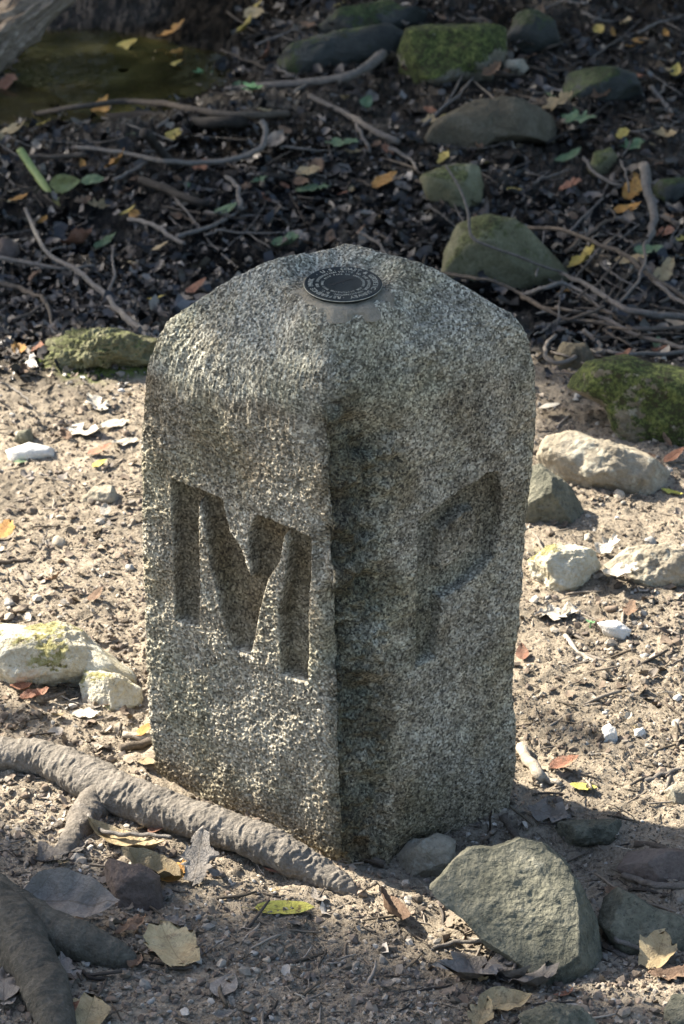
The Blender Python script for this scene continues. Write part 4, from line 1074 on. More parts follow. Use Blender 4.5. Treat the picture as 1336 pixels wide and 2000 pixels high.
leaf(120, 1665, 130, 40, 'lobed', 'leaf_grey', 'flat grey leaf pressed into soil left of the side root', curl=.12, wr=.06, v=25)
leaf(45, 1345, 60, -40, 'ovate', 'leaf_rust', 'rust leaf below the large pale rock at left edge', curl=.4, tilt=20, wr=.06, v=26)
leaf(70, 1362, 60, 20, 'ovate', 'leaf_rust', 'folded rust leaf next to another under the pale rock', curl=.45, fold=.3, tilt=15, wr=.06, v=27)
leaf(284, 1425, 46, 25, 'ovate', 'leaf_orange', 'orange leaf propped against the lower left of the stone', curl=.2, tilt=25, v=28)
leaf(288, 1490, 50, -60, 'ovate', 'leaf_tan', 'tan leaf between thick root and stone', curl=.2, tilt=15, v=29)
leaf(165, 1395, 56, 10, 'torn', 'leaf_pale', 'bleached scrap of leaf on litter below the pale rocks', curl=.2, wr=.07, v=30)
leaf(8, 1038, 52, 60, 'round', 'leaf_orange', 'bright orange leaf at the left edge', curl=.35, tilt=25, wr=.05, v=31)
leaf(160, 845, 95, -12, 'lobed', 'leaf_pale', 'bleached white leaf on sunlit soil left of the stone', curl=.3, wr=.08, v=32)
leaf(190, 792, 70, -50, 'lobed', 'leaf_pale', 'small white leaf above the bleached leaf', curl=.3, wr=.1, v=33)
leaf(225, 830, 60, 20, 'ovate', 'leaf_pale', 'cream leaf next to the left edge of the stone', curl=.25, wr=.06, v=34)
leaf(245, 865, 55, 30, 'ovate', 'leaf_pale', 'pale leaf touching the left edge of the stone', curl=.3, wr=.06, v=35)
leaf(196, 880, 52, 15, 'ovate', 'leaf_rust', 'red-brown leaf on sunlit soil left of the stone', curl=.25, tilt=20, v=36)
leaf(40, 902, 28, 0, 'ovate', 'leaf_green', 'small green leaf peeking from under the white stone', curl=.1, v=37)
leaf(195, 905, 34, 35, 'ovate', 'leaf_lime', 'small lime green leaf left of the stone', curl=.1, tilt=15, v=38)
leaf(188, 1162, 40, 40, 'ovate', 'leaf_brown', 'brown leaf standing on soil left of the carved M', curl=.3, tilt=30, v=39)
leaf(1140, 1537, 56, -18, 'lance', 'leaf_lime', 'lime yellow leaf on the sunlit soil behind the shadow', curl=.15, v=40)
leaf(1105, 1494, 62, 10, 'ovate', 'leaf_rust', 'folded red-brown leaf right of the broken pale stick', curl=.35, fold=.4, tilt=15, v=41)
leaf(1075, 1590, 90, -20, 'lobed', 'leaf_grey', 'grey-green leaf lying in the shadow right of the stone', curl=.15, wr=.05, v=42)
leaf(1185, 1070, 70, 50, 'lobed', 'leaf_pale', 'curled pale yellow leaf in the bright soil at right', curl=.4, wr=.1, tilt=15, v=43)
leaf(1210, 1120, 80, 30, 'torn', 'leaf_pale', 'white leaf scrap on the pink-tan rock', curl=.3, wr=.1, lift=.02, v=44)
leaf(1080, 1200, 88, 10, 'torn', 'leaf_pale', 'dazzling white crumpled leaf on soil right of the stone', curl=.25, wr=.12, v=45)
leaf(1075, 795, 52, -40, 'ovate', 'leaf_pale', 'white leaf behind the right edge of the stone', curl=.2, tilt=25, v=46)
leaf(1312, 962, 46, -25, 'lance', 'leaf_lime', 'yellow-edged green leaf at the right edge', curl=.2, v=47)
leaf(1318, 890, 50, 20, 'ovate', 'leaf_rust', 'red-brown leaf beside the knobbly tan rock', curl=.2, tilt=30, v=48)
leaf(1245, 850, 22, 0, 'ovate', 'leaf_yellow', 'tiny yellow leaf under the mossy rock at right', curl=.1, tilt=20, v=49)
leaf(1020, 1275, 44, 90, 'ovate', 'leaf_rust', 'orange-red leaf behind the lower right edge of the stone', curl=.35, tilt=25, v=50)
leaf(1230, 1190, 46, 70, 'torn', 'leaf_brown', 'curled brown leaf on bright soil at right', curl=.3, tilt=15, v=51)
# creek bed leaves one can name
bgl = [(612, 372, 54, 0, 'round', 'leaf_green', 'green round leaf on black mud above the stone'),
       (715, 200, 36, 70, 'ovate', 'leaf_green', 'pale green leaf near the straight grey stick'),
       (1237, 286, 42, 10, 'lobed', 'leaf_green', 'bright green lobed leaf at the upper right'),
       (1266, 490, 54, -5, 'ovate', 'leaf_green', 'green leaf on the twig pile'),
       (1130, 232, 60, -20, 'lobed', 'leaf_green', 'green leaf on the tail of the flat brown rock'),
       (1110, 308, 52, 20, 'lance', 'leaf_green', 'pale green narrow leaf left of the small mossy rock'),
       (182, 352, 44, -15, 'ovate', 'leaf_green', 'grey-green leaf right of the withered plant'),
       (442, 410, 44, 10, 'ovate', 'leaf_green', 'dull green leaf by the bent standing twig'),
       (562, 478, 46, -8, 'round', 'leaf_green', 'green leaf just above the top of the stone'),
       (205, 474, 56, 14, 'lance', 'leaf_green', 'narrow green leaf above the long pale branch'),
       (250, 413, 34, 4, 'lance', 'leaf_yellow', 'bright yellow leaf scrap on black mud at left'),
       (228, 318, 52, -14, 'lobed', 'leaf_orange', 'orange leaf lying on the mud at left'),
       (752, 352, 54, 30, 'ovate', 'leaf_orange', 'yellow-orange leaf on black mud above the stone'),
       (1234, 372, 54, 60, 'torn', 'leaf_orange', 'crumpled tan leaf standing beside the thick forked stick'),
       (1228, 412, 50, 5, 'ovate', 'leaf_orange', 'orange leaf below the crumpled tan leaf'),
       (1294, 458, 44, 20, 'round', 'leaf_rust', 'round rust leaf right of the thick forked stick'),
       (196, 216, 50, 80, 'torn', 'leaf_orange', 'orange leaf hanging on the dark curved branch'),
       (84, 243, 32, 5, 'lance', 'leaf_yellow', 'yellow leaf below the dark curved branch'),
       (245, 91, 50, 4, 'ovate', 'leaf_yellow', 'yellow leaf at the edge of the pool'),
       (338, 60, 52, 20, 'lobed', 'leaf_orange', 'orange-tan leaf afloat on the pool'),
       (484, 50, 46, 4, 'ovate', 'leaf_yellow', 'yellow leaf right of the pool'),
       (500, 14, 34, 0, 'ovate', 'leaf_yellow', 'small yellow leaf at the top edge'),
       (340, 127, 36, 0, 'ovate', 'leaf_yellow', 'pale yellow leaf on brown soil below the pool'),
       (295, 115, 32, 20, 'ovate', 'leaf_tan', 'tan leaf below the pool left of the pale yellow one'),
       (1004, 371, 28, -15, 'ovate', 'leaf_yellow', 'yellow and red leaf on mud above the olive boulder'),
       (38, 388, 36, 10, 'ovate', 'leaf_orange', 'small orange leaf left of the withered plant'),
       (84, 432, 26, 60, 'ovate', 'leaf_orange', 'orange scrap at the top of the long pale branch'),
       (314, 482, 40, -5, 'lance', 'leaf_tan', 'straw coloured leaf above the left shoulder'),
       (305, 584, 34, 10, 'lobed', 'leaf_yellow', 'yellow leaf just left of the stone top'),
       (155, 475, 56, -20, 'round', 'leaf_rust', 'brown domed leaf above the thin twigs at left'),
       (668, 282, 60, 10, 'lobed', 'leaf_green', 'yellow-green leaf below the straight grey stick'),
       (1216, 262, 24, 40, 'round', 'leaf_yellow', 'tiny bright yellow leaf at upper right'),
       (1300, 265, 42, -30, 'lobed', 'leaf_tan', 'tan leaf at the right edge above the green lobed leaf'),
       (1235, 508, 90, -55, 'lance', 'leaf_tan', 'long pale narrow leaf lying on the twig pile'),
       (1295, 535, 60, 60, 'torn', 'leaf_tan', 'tan leaf at the right end of the twig pile'),
       (1145, 505, 60, -8, 'torn', 'leaf_yellow', 'faded yellow leaf behind the twig pile'),
       (1090, 200, 60, 0, 'lobed', 'leaf_tan', 'tan leaf above the right end of the flat brown rock'),
       (1250, 80, 30, 0, 'ovate', 'leaf_orange', 'orange leaf at the top right'),
       (1320, 140, 34, 70, 'ovate', 'leaf_yellow', 'yellow leaf at the far right edge'),
       (870, 228, 22, -10, 'ovate', 'leaf_yellow', 'small yellow leaf on the left end of the flat brown rock'),
       (605, 335, 50, -15, 'ovate', 'leaf_tan', 'pinkish tan leaf on mud above the stone'),
       (15, 265, 60, 20, 'torn', 'leaf_tan', 'tan leaf heap at the left edge'),
       (10, 165, 50, 50, 'torn', 'leaf_rust', 'rust leaf at the left edge under the log'),
       (340, 265, 30, 0, 'round', 'leaf_yellow', 'small yellow leaf on the mud under the curved branch'),
       (1215, 700, 46, 30, 'ovate', 'leaf_rust', 'rust leaf behind the mossy rock at right'),
       (1105, 570, 30, -20, 'ovate', 'leaf_orange', 'small orange leaf inside the twig pile'),
       (385, 560, 44, 20, 'ovate', 'leaf_rust', 'brown leaf behind the left slope of the stone top'),
       (1290, 690, 54, -10, 'ovate', 'leaf_rust', 'dark red leaf under the twig pile at the right edge')]
for i, (x, y, s, a_, kd, mt, lb) in enumerate(bgl):
    leaf(x, y, s*1.15, a_, kd, mt, lb, group='leaves on the creek bed', curl=.15+.15*(i % 3), fold=.15, wr=.05, tilt=8+(i*13) % 24, roll=(i*29) % 30-15, v=60+i)

# scattered repeats: small fallen leaves told apart only by colour and place
COLN = dict(leaf_brown='brown', leaf_rust='rust', leaf_tan='tan', leaf_grey='grey', leaf_orange='orange', leaf_yellow='yellow', leaf_green='green', leaf_pale='bleached')
def clear_of_stone(x, y):
    if 262 < x < 1058 and 480 < y < 1690: return False
    return True
kinds = ['ovate', 'torn', 'lobed', 'lance', 'round']
cnt = 0
while cnt < 200:
    r = rnd.random()
    if r < 0.72: px, py = rnd.uniform(-10, 1346), rnd.uniform(5, 690)
    elif r < 0.90: px, py = rnd.uniform(-10, 1346), rnd.uniform(690, 1560)
    else: px, py = rnd.uniform(-10, 1346), rnd.uniform(1560, 1990)
    if not clear_of_stone(px, py): continue
    if py < 120 and px < 470 and rnd.random() < .8: continue
    if py < 690:
        mt = rnd.choices(['leaf_brown', 'leaf_rust', 'leaf_tan', 'leaf_grey', 'leaf_orange', 'leaf_yellow', 'leaf_green'], [8, 3, 4, 6, .9, 1.1, 1.5])[0]; sz = rnd.uniform(20, 46)
    elif py < 1560:
        mt = rnd.choices(['leaf_brown', 'leaf_tan', 'leaf_grey', 'leaf_pale', 'leaf_rust'], [3, 3, 3, 3, 1])[0]; sz = rnd.uniform(16, 40)
    else:
        mt = rnd.choices(['leaf_brown', 'leaf_tan', 'leaf_grey'], [2, 1, 5])[0]; sz = rnd.uniform(22, 55)
    kd = rnd.choice(kinds); lb, _ = place_label(px, py, ('tiny ' if sz < 26 else 'small ')+dict(ovate='pointed ', torn='torn ', lobed='lobed ', lance='narrow ', round='round ')[kd]+COLN[mt]+' leaf', 'leaf')
    leaf(px, py, sz, rnd.uniform(0, 360), kd, mt, lb, group='small fallen leaves', curl=rnd.choice([.1, .25, .45]), fold=rnd.choice([.1, .3]), wr=rnd.choice([.04, .08]), tilt=rnd.uniform(0, 32), roll=rnd.uniform(-30, 30), v=200+cnt % 8)
    cnt += 1

# scattered small twigs
def rand_stick(i):
    for _ in range(50):
        r = rnd.random()
        if r < 0.62: px, py = rnd.uniform(-20, 1350), rnd.uniform(20, 690); ln = rnd.uniform(40, 190); rp = rnd.uniform(1.3, 3.4)
        elif r < 0.88: px, py = rnd.uniform(-20, 1350), rnd.uniform(690, 1560); ln = rnd.uniform(25, 80); rp = rnd.uniform(1.2, 3)
        else: px, py = rnd.uniform(-20, 1350), rnd.uniform(1560, 1990); ln = rnd.uniform(25, 90); rp = rnd.uniform(1.2, 3)
        if clear_of_stone(px, py) and clear_of_stone(px+ln*.5, py) and clear_of_stone(px-ln*.5, py) and not (py < 130 and px < 480): break
    a_ = rnd.gauss(0, 0.45); dx, dy = math.cos(a_)*ln/2, math.sin(a_)*ln/2
    bow = rnd.uniform(-.18, .18)*ln
    pts = [(px-dx, py-dy), (px-dx*.3+rnd.uniform(-3, 3), py-dy*.3+bow*.6), (px+dx*.35, py+dy*.35+bow*.7), (px+dx, py+dy)]
    mt = rnd.choices(['twig_grey', 'twig_brown', 'twig_dark'], [4, 3, 3])[0] if py < 690 else rnd.choices(['twig_grey', 'twig_brown', 'twig_pale'], [3, 4, 2])[0]
    nm = dict(twig_grey='grey', twig_brown='brown', twig_dark='black', twig_pale='bleached')[mt]
    lb, _ = place_label(px, py, ('short ' if ln < 60 else 'long ' if ln > 110 else '')+('thin ' if rp < 2.2 else '')+nm+' twig', 'twig')
    stick('twig', lb, [(pts, rp, rp*.5, [rnd.uniform(0, .012) for _ in range(4)])]+([([pts[1], (pts[1][0]+dx*.5, pts[1][1]+dy*.5+rnd.choice([-1, 1])*ln*.16)], rp*.7, rp*.4, [.006, .012])] if rnd.random() < .4 else []), mt, group='small scattered twigs', seed=300+i)
for i in range(240): rand_stick(i)

# withered plant and seedlings
pl = link('withered_plant', None, label='withered plant with green stalk and drooping yellow-green leaves', cat='plant')
pb = gpt(105, 372); pl.location = pb
g = (105, 372)
V, F = tube([dpt(38, 292, g, .03), dpt(60, 325, g, .02), dpt(82, 356, g), dpt(100, 385, g, -.02), dpt(112, 412, g, -.03)], [.0075, .0078, .008, .007, .004], 10, 30, .12, 2)
link('stalk', make_mesh('stalk', V-pb, F), M['plant'], pl)
for k, (x, y, s, az, tl, ro) in enumerate([(125, 358, 62, 20, 12, 30), (128, 395, 66, -25, -12, -20), (142, 415, 62, -10, -6, 12), (105, 410, 70, 100, -10, 20), (160, 408, 60, -35, -8, -25)]):
    m = leaf_mesh('ovate', 900+k, .35, .35, .07); m.materials.append(M['plantleaf'])
    o = link('leaf', m, None, pl)
    sc = mscale(pb)*s; c = dpt(x, y, g, -.03)-pb
    o.matrix_local = Matrix.Translation(Vector(c)) @ Matrix.Rotation(math.radians(az), 4, 'Z') @ Matrix.Rotation(math.radians(-tl+10), 4, 'Y') @ Matrix.Rotation(math.radians(ro+35), 4, 'X') @ Matrix.Scale(sc, 4)
for k, (x, y, n_, lb) in enumerate([(492, 186, 6, 'bright green seedling below the thick pale branch'), (395, 158, 4, 'small green seedling on the bank below the pool'), (1152, 1228, 3, 'tiny green sprout in the sunlit soil at right')]):
    g = gpt(x, y); sd = link('seedling', None, label=lb, cat='seedling'); sd.location = g
    sc = mscale(g)
    V, F = tube([(0, 0, -.004), (0.001, 0, sc*10), (0.002, 0.001, sc*18)], [sc*1.6, sc*1.4, sc], 6, 8, .1, k)
    link('stem', make_mesh('stem', V, F), M['seedling'], sd)
    for j in range(n_):
        m = leaf_mesh('ovate', 950+j, .2, .2, .03); m.materials.append(M['seedling'])
        o = link('leaf', m, None, sd); a_ = j*2*math.pi/n_+.4
        s = sc*(24 if k < 2 else 12)
        o.matrix_local = Matrix.Rotation(a_, 4, 'Z') @ Matrix.Translation((s*.5, 0, sc*(12+3*(j % 3)))) @ Matrix.Rotation(-.3, 4, 'Y') @ Matrix.Scale(s, 4)

# ------------------------------------------------------------------ pebbles
def pebble_shape(seed, sub=2):
    V, F = ico(sub)
    rs = np.random.default_rng(seed)
    L = V*np.array([1, rs.uniform(.55, .9), rs.uniform(.4, .7)])
    for _ in range(4):
        d = rs.normal(size=3); d /= np.linalg.norm(d); pr = L@d; h = pr.max()*rs.uniform(.6, .85)
        L = L-np.clip(pr-h, 0, None)[:, None]*d
    L = L+V*(0.22*noise(L, 1.7, seed)+0.08*noise(L, 4, seed))[:, None]
    return L, F
PEB = []
for nm_, cc in (('grey', (0.34, 0.33, 0.30)), ('tan', (0.40, 0.345, 0.265)), ('brown', (0.20, 0.155, 0.115)), ('white', (0.64, 0.62, 0.58))):
    mt_ = rockmat(nm_+'_pebble', [(0.25, tuple(x*0.55 for x in cc)), (0.5, tuple(x*0.85 for x in cc)), (0.75, cc)], scale=60, fine=260, speck=0.15, bump=0.0012)
    row = []
    for k in range(6):
        L, F = pebble_shape(k+len(nm_)*7); m = make_mesh('pebble', L, F); m.materials.append(mt_); row.append(m)
    PEB.append(row)
cnt = 0
while cnt < 290:
    if rnd.random() < .65: px, py = rnd.uniform(-5, 1340), rnd.uniform(700, 1560)
    else: px, py = rnd.uniform(-5, 1340), rnd.uniform(1560, 1995)
    if not clear_of_stone(px, py): continue
    g = gpt(px, py); r = mscale(g)*min(16, 4.5+rnd.expovariate(1/3.0))
    ci = rnd.choices([0, 1, 2, 3], [4, 4, 4, 0.5])[0]
    lb, _ = place_label(px, py, ('tiny ' if r/mscale(g) < 6 else 'larger ' if r/mscale(g) > 10 else 'small ')+['grey', 'tan', 'brown', 'white'][ci]+' pebble', 'pebble')
    o = link('pebble', PEB[ci][cnt % 6], None, label=lb, cat='pebble', group='loose pebbles on the soil')
    o.location = g+np.array([0, 0, r*.22]); o.rotation_euler = (rnd.uniform(-.4, .4), rnd.uniform(-.4, .4), rnd.uniform(0, 6.3)); o.scale = (r, r, r)
    cnt += 1

def scatter(n, shapes, px_rng, py_rng, size_fn, tint_fn, sink, seed, keep=None, flatrot=0.5):
    rs = np.random.default_rng(seed)
    XY = np.stack([rs.uniform(*px_rng, n), rs.uniform(*py_rng, n)], -1)
    ok = ~((XY[:, 0] > 310) & (XY[:, 0] < 975) & (XY[:, 1] > 620) & (XY[:, 1] < 1560))
    XY = XY[ok]
    rr_ = VZ[None]+VX[None]*((XY[:, :1]-PW/2)/FPX)+VY[None]*((PH/2-XY[:, 1:])/FPX)
    t = -CAMH/rr_[:, 2]
    for _ in range(10):
        p = CAMV+rr_*t[:, None]; z = gh(p[:, 0], p[:, 1]); t = t+.9*((z-CAMH)/rr_[:, 2]-t)
    p = CAMV+rr_*t[:, None]
    md = mudmask(p[:, 0], p[:, 1])
    if keep is not None:
        k = keep(rs, md, XY, p); p, md, XY = p[k], md[k], XY[k]
    n = len(p); sz = size_fn(rs, n)
    VV, FF, TT, off = [], [], [], 0
    which = rs.integers(0, len(shapes), n)
    a_ = rs.uniform(0, 2*np.pi, n); t1 = rs.normal(0, flatrot, n); t2 = rs.normal(0, flatrot, n)
    tint = tint_fn(rs, n, md)
    for s in range(len(shapes)):
        ix = np.where(which == s)[0]
        if not len(ix): continue
        V, F = shapes[s]
        ca, sa = np.cos(a_[ix])[:, None], np.sin(a_[ix])[:, None]
        c1, s1 = np.cos(t1[ix])[:, None], np.sin(t1[ix])[:, None]; c2, s2 = np.cos(t2[ix])[:, None], np.sin(t2[ix])[:, None]
        x, y, z = V[None, :, 0], V[None, :, 1], V[None, :, 2]
        y, z = c1*y-s1*z, s1*y+c1*z
        x, z = c2*x+s2*z, -s2*x+c2*z
        x, y = ca*x-sa*y, sa*x+ca*y
        W = np.stack([x, y, z], -1)*sz[ix][:, None, None]+p[ix][:, None]
        W[:, :, 2] += (sink*sz[ix])[:, None]
        VV.append(W.reshape(-1, 3)); FF.append((F[None]+(np.arange(len(ix))*len(V))[:, None, None]).reshape(-1, F.shape[1])+off)
        TT.append(np.repeat(tint[ix], len(V), 0)); off += len(ix)*len(V)
    return np.concatenate(VV), np.concatenate(FF), np.concatenate(TT)

def pal(cols, k_=1.0):
    C = np.array(cols, float)
    def f(rs, n, md=None):
        return C[rs.integers(0, len(C), n)]*rs.uniform(.55, 1.2, (n, 1))*k_
    return f
PC = pal([(.20, .165, .125), (.27, .23, .18), (.33, .29, .235), (.38, .35, .30), (.24, .19, .145), (.17, .14, .115), (.14, .11, .085)])
small = [pebble_shape(50+k, 1) for k in range(8)]
V, F, T = scatter(17000, small, (-40, 1376), (690, 2040), lambda rs, n: .0014+rs.exponential(.0017, n).clip(0, .008), PC, .2, 5, keep=lambda rs, md, XY, p: (rs.random(len(p)) > md) & (noise(p, 6, 87, 3)+rs.normal(0, .22, len(p)) > -.12))
link('gravel', make_mesh('gravel', V, F, False, {'tint': T}), M['pebble'], label='fine gravel and soil crumbs on the bare ground around the stone', cat='gravel', kind='stuff')
OCT = (np.array([(1, 0, 0), (-.9, .1, 0), (.1, .8, 0), (0, -.85, .1), (0, .1, .7), (0, 0, -.7)], float), np.array([(0, 2, 4), (2, 1, 4), (1, 3, 4), (3, 0, 4), (2, 0, 5), (1, 2, 5), (3, 1, 5), (0, 3, 5)]))
octs = [(OCT[0]*np.random.default_rng(k).uniform(.6, 1.2, (6, 1)), OCT[1]) for k in range(8)]
V, F, T = scatter(52000, octs, (-30, 1366), (700, 2030), lambda rs, n: .0009+rs.exponential(.0008, n).clip(0, .0030), pal([(.12, .098, .072), (.20, .168, .125), (.28, .24, .185), (.36, .315, .25), (.16, .13, .10)]), .1, 15, keep=lambda rs, md, XY, p: (rs.random(len(p)) > md) & (noise(p, 7, 97, 3)+rs.normal(0, .2, len(p)) > -.22))
link('soil_crumbs', make_mesh('soil_crumbs', V, F, False, {'tint': T}), M['pebble'], label='fine loose soil crumbs covering the ground around the stone', cat='soil crumbs', kind='stuff')
# leaf litter: little curled scraps
def scrap(seed):
    rs = np.random.default_rng(seed); n = 7
    a_ = np.linspace(0, 2*np.pi, n, endpoint=False); r = rs.uniform(.5, 1.1, n)
    V = np.stack([np.cos(a_)*r, np.sin(a_)*r*.6, .35*rs.normal(size=n)*.5+.25*np.cos(a_)**2], -1)
    V = np.concatenate([V, [[0, 0, -.05]]]); j = np.arange(n)
    return V, np.stack([j, (j+1) % n, np.full(n, n)], -1)
scr = [scrap(k) for k in range(14)]
MUDC = pal([(.009, .009, .0095), (.012, .012, .012), (.017, .015, .014), (.024, .020, .017), (.011, .011, .012), (.022, .022, .023), (.014, .013, .013), (.03, .026, .022), (.009, .009, .010), (.05, .043, .036), (.13, .11, .085), (.18, .17, .155), (.24, .205, .155), (.10, .085, .07)])
V, F, T = scatter(21000, scr, (-40, 1376), (-30, 760), lambda rs, n: .004+rs.exponential(.0055, n).clip(0, .022), MUDC, .15, 6, keep=lambda rs, md, XY, p: (rs.random(len(p)) < md*.8+.1) & ~((XY[:, 1] < 120) & (XY[:, 0] < 460)) & (noise(p, 4, 88, 2)+rs.normal(0, .3, len(p)) > -.25), flatrot=.45)
link('leaf_litter', make_mesh('leaf_litter', V, F, True, {'tint': T}), M['wet_litter'], label='rotting brown leaf scraps covering the black creek mud', cat='leaf litter', kind='stuff')
V, F, T = scatter(4200, scr, (-30, 345), (470, 700), lambda rs, n: .004+rs.exponential(.0035, n).clip(0, .014), pal([(.05, .04, .032), (.10, .085, .07), (.17, .15, .13), (.24, .21, .18), (.03, .026, .022), (.13, .10, .075)]), .15, 16, keep=lambda rs, md, XY, p: rs.random(len(p)) < np.clip((XY[:, 1]-450)/170, 0, 1), flatrot=.45)
link('leaf_litter', make_mesh('leaf_litter', V, F, True, {'tint': T}), M['litter'], label='dry grey leaf litter on the creek bank behind the left side of the stone', cat='leaf litter', kind='stuff')
SOILC = pal([(.16, .12, .085), (.26, .20, .145), (.36, .30, .23), (.22, .19, .16), (.12, .09, .065), (.46, .41, .34)])
V, F, T = scatter(8000, scr, (-40, 1376), (690, 2040), lambda rs, n: .0025+rs.exponential(.0030, n).clip(0, .010), SOILC, .15, 7, keep=lambda rs, md, XY, p: (noise(p, 5, 89, 2)+rs.normal(0, .25, len(p)) > -.05+.45*(XY[:, 1] > 1640)-.15*(XY[:, 0] < 300)*(XY[:, 1] < 1560)), flatrot=.4)
link('dry_litter', make_mesh('dry_litter', V, F, True, {'tint': T}), M['litter'], label='dry leaf crumbs strewn over the bare soil around the stone', cat='leaf litter', kind='stuff')
# thin chips of twig as debris
def chip(seed):
    V, F = tube([(-1, 0, 0), (-.3, .08*math.sin(seed), .03), (.4, -.05, 0), (1, .06*math.cos(seed), 0)], [.06, .07, .06, .04], 5, 6, .2, seed)
    return V, F
chs = [chip(k) for k in range(6)]
V, F, T = scatter(2600, chs, (-40, 1376), (-20, 2030), lambda rs, n: .006+rs.exponential(.006, n).clip(0, .028), pal([(.10, .08, .055), (.20, .165, .125), (.30, .26, .21), (.06, .05, .04)]), .06, 8, keep=lambda rs, md, XY, p: ~((XY[:, 1] < 120) & (XY[:, 0] < 460)), flatrot=.12)
link('twig_debris', make_mesh('twig_debris', V, F, True, {'tint': T}), M['litter'], label='fine twig bits scattered over soil and mud', cat='twig bits', kind='stuff')

# ------------------------------------------------------------------ trees around, out of the frame: three crowns shaped or added for their shade
def shade_map(x, y, rs):
    """shade wanted at ground point (x, y); the unseen crowns are shaped from it"""
    n = noise(np.stack([x, y, x*0], -1), 2.6, 91, 2); n4 = noise(np.stack([x, y, x*0], -1), 3.6, 95, 3)
    b = y-bankline(x)
    s = sst(-0.05, 0.25, b+0.30*n)*(0.92+0.07*n)
    s = np.maximum(s, 0.8*sst(0.02, 0.25, n4)*sst(-0.22, -0.30, x)*sst(2.9, 3.1, y))
    s = np.maximum(s, 0.5*sst(0.25, 0.45, n4)*sst(0.3, 0.36, x)*sst(2.9, 3.1, y))
    s = np.maximum(s, 0.85*sst(3.75, 3.95, y+0.08*n)*sst(0.30, 0.45, x))          # behind the stone at right
    lf = sst(0.0, 0.10, 2.765-0.25*(x+0.15)-y+0.06*n)*sst(-0.07, -0.15, x+0.03*n4)
    bt = sst(0.05, -0.05, y-(2.61-0.6*np.clip(x+0.05, 0, 2))+0.06*n)
    cp = sst(0.0, 0.02, 0.16*x+0.2*y-0.569)*sst(1.15, 1.0, x)*sst(2.72, 2.64, y)  # foliage shaped to put the stone's cap in shade
    s = np.maximum(s, np.maximum(0.94*np.maximum(lf, bt), 0.85*cp))
    return s
rs = np.random.default_rng(21)
def crown(name, n, seed, tmin, tmax, region):
    rs = np.random.default_rng(seed)
    x = rs.uniform(region[0], region[1], n); y = rs.uniform(region[2], region[3], n)
    k = rs.random(n) < shade_map(x, y, rs)  # leaves kept only where their shadow is wanted on the ground
    x, y = x[k], y[k]; n = len(x)
    t = rs.uniform(tmin, tmax, n)
    C = np.stack([x, y, x*0-.05], -1)+np.array(SUNV)[None]*t[:, None]
    return C
def leaf_cloud(C, size, seed):
    rs = np.random.default_rng(seed); n = len(C)
    base = np.array([(-.5, 0, 0), (-.15, -.3, .04), (.25, -.24, .04), (.5, 0, 0), (.25, .24, .04), (-.15, .3, .04)])
    q = rs.normal(size=(n, 4)); q /= np.linalg.norm(q, axis=1, keepdims=True)
    w_, x, y, z = q.T
    R = np.stack([np.stack([1-2*(y*y+z*z), 2*(x*y-z*w_), 2*(x*z+y*w_)], -1), np.stack([2*(x*y+z*w_), 1-2*(x*x+z*z), 2*(y*z-x*w_)], -1), np.stack([2*(x*z-y*w_), 2*(y*z+x*w_), 1-2*(x*x+y*y)], -1)], 1)
    s = size*rs.uniform(.7, 1.3, n)
    V = np.einsum('nij,kj->nki', R, base)*s[:, None, None]+C[:, None]
    F = np.array([(0, 1, 5, 5), (1, 2, 4, 5), (2, 3, 4, 4)])
    T = np.array([(0, 1, 5), (1, 2, 4), (1, 4, 5), (2, 3, 4)])
    return V.reshape(-1, 3), (T[None]+(np.arange(n)*6)[:, None, None]).reshape(-1, 3)
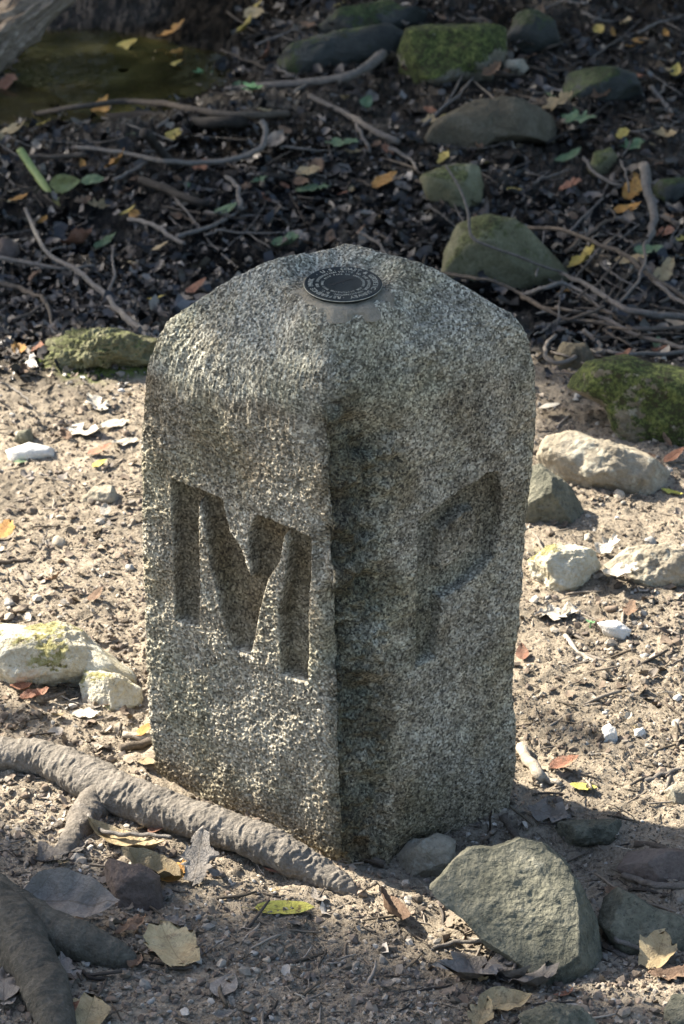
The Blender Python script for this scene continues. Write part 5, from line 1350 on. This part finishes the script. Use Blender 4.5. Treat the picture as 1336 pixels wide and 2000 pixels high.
def tree(label, base, top, C, size, seed, r=0.2):
    t = link('tree', None, label=label, cat='tree', group='trees around the creek'); t.location = base
    b = np.array(base, float); tp = np.array(top, float)
    V, F = tube([b+(0, 0, -.2), b*.7+tp*.3+(.1, .05, 0), b*.35+tp*.65, tp], [r*1.3, r, r*.75, r*.35], 18, 40, .12, seed)
    link('trunk', make_mesh('trunk', V-b, F), M['bark'], t)
    rs = np.random.default_rng(seed)
    for k in range(7):
        e = C[rs.integers(0, len(C))]; s0 = b+(tp-b)*rs.uniform(.55, .98)
        V, F = tube([s0, s0*.6+e*.4+(0, 0, .15), e], [r*.3, r*.2, r*.05], 8, 16, .15, seed+k)
        link('limb', make_mesh('limb', V-b, F), M['bark'], t)
    V, F = leaf_cloud(C, size, seed)
    link('crown', make_mesh('crown', V-b, F, False), M['canopy'], t)
    return t
C1 = crown('a', 26000, 31, 7.0, 9.5, (-2.2, 2.6, 3.6, 8.5))
tree('unseen tree with crown shaped to shade the creek bed', (-7.2, 9.6, 0), (-6.6, 9.2, 6.2), C1, 0.11, 41, .22)
C2 = crown('b', 11000, 32, 5.0, 6.5, (-1.2, 1.2, 1.3, 3.0))
tree('unseen tree with crown shaped to shade the foreground soil and the stone top', (-5.6, 3.2, 0), (-4.9, 4.3, 4.2), C2, 0.085, 42, .18)
rs = np.random.default_rng(77)
n = 15000
C3 = np.stack([rs.uniform(-1.3, 4.0, n), rs.uniform(4.9, 10.0, n), rs.uniform(2.5, 4.6, n)], -1)  # boughs added out of view to cut sky light on the creek
C3 = C3[noise(C3, .9, 5, 2)+rs.normal(0, .2, len(C3)) > -.25]
tree('unseen tree with low boughs added to darken the creek', (3.4, 7.8, 0), (3.0, 7.6, 4.0), C3, .13, 44, .17)
for k, (x, y, h) in enumerate([(-4.5, 15, 8), (-1.2, 17.5, 9), (2.2, 15.5, 8), (5.5, 17, 9), (9, 12, 8), (-9.5, 17, 9), (11, 4, 8), (8, -6, 8), (-9, -5, 8), (0.5, -9, 9), (3.8, 21, 10), (-3, 23, 10)]):
    rs = np.random.default_rng(700+k); n = 2600
    d = rs.normal(size=(n, 3)); d /= np.linalg.norm(d, axis=1, keepdims=True)
    C = np.array([x, y, h*.56])+d*np.array([2.3, 2.3, h*.46])*(rs.random((n, 1))**.4)
    C = C[C[:, 2] > .5]
    tree(['leafy', 'tall leafy', 'broad leafy', 'dense leafy', 'large leafy', 'green leafy'][k % 6]+' woodland tree '+['far behind', 'behind', 'to the right of', 'far left of', 'to the left behind', 'beyond'][(k//2) % 6]+' the picture', (x, y, 0), (x, y, h*.9), C, .30, 60+k, .16)
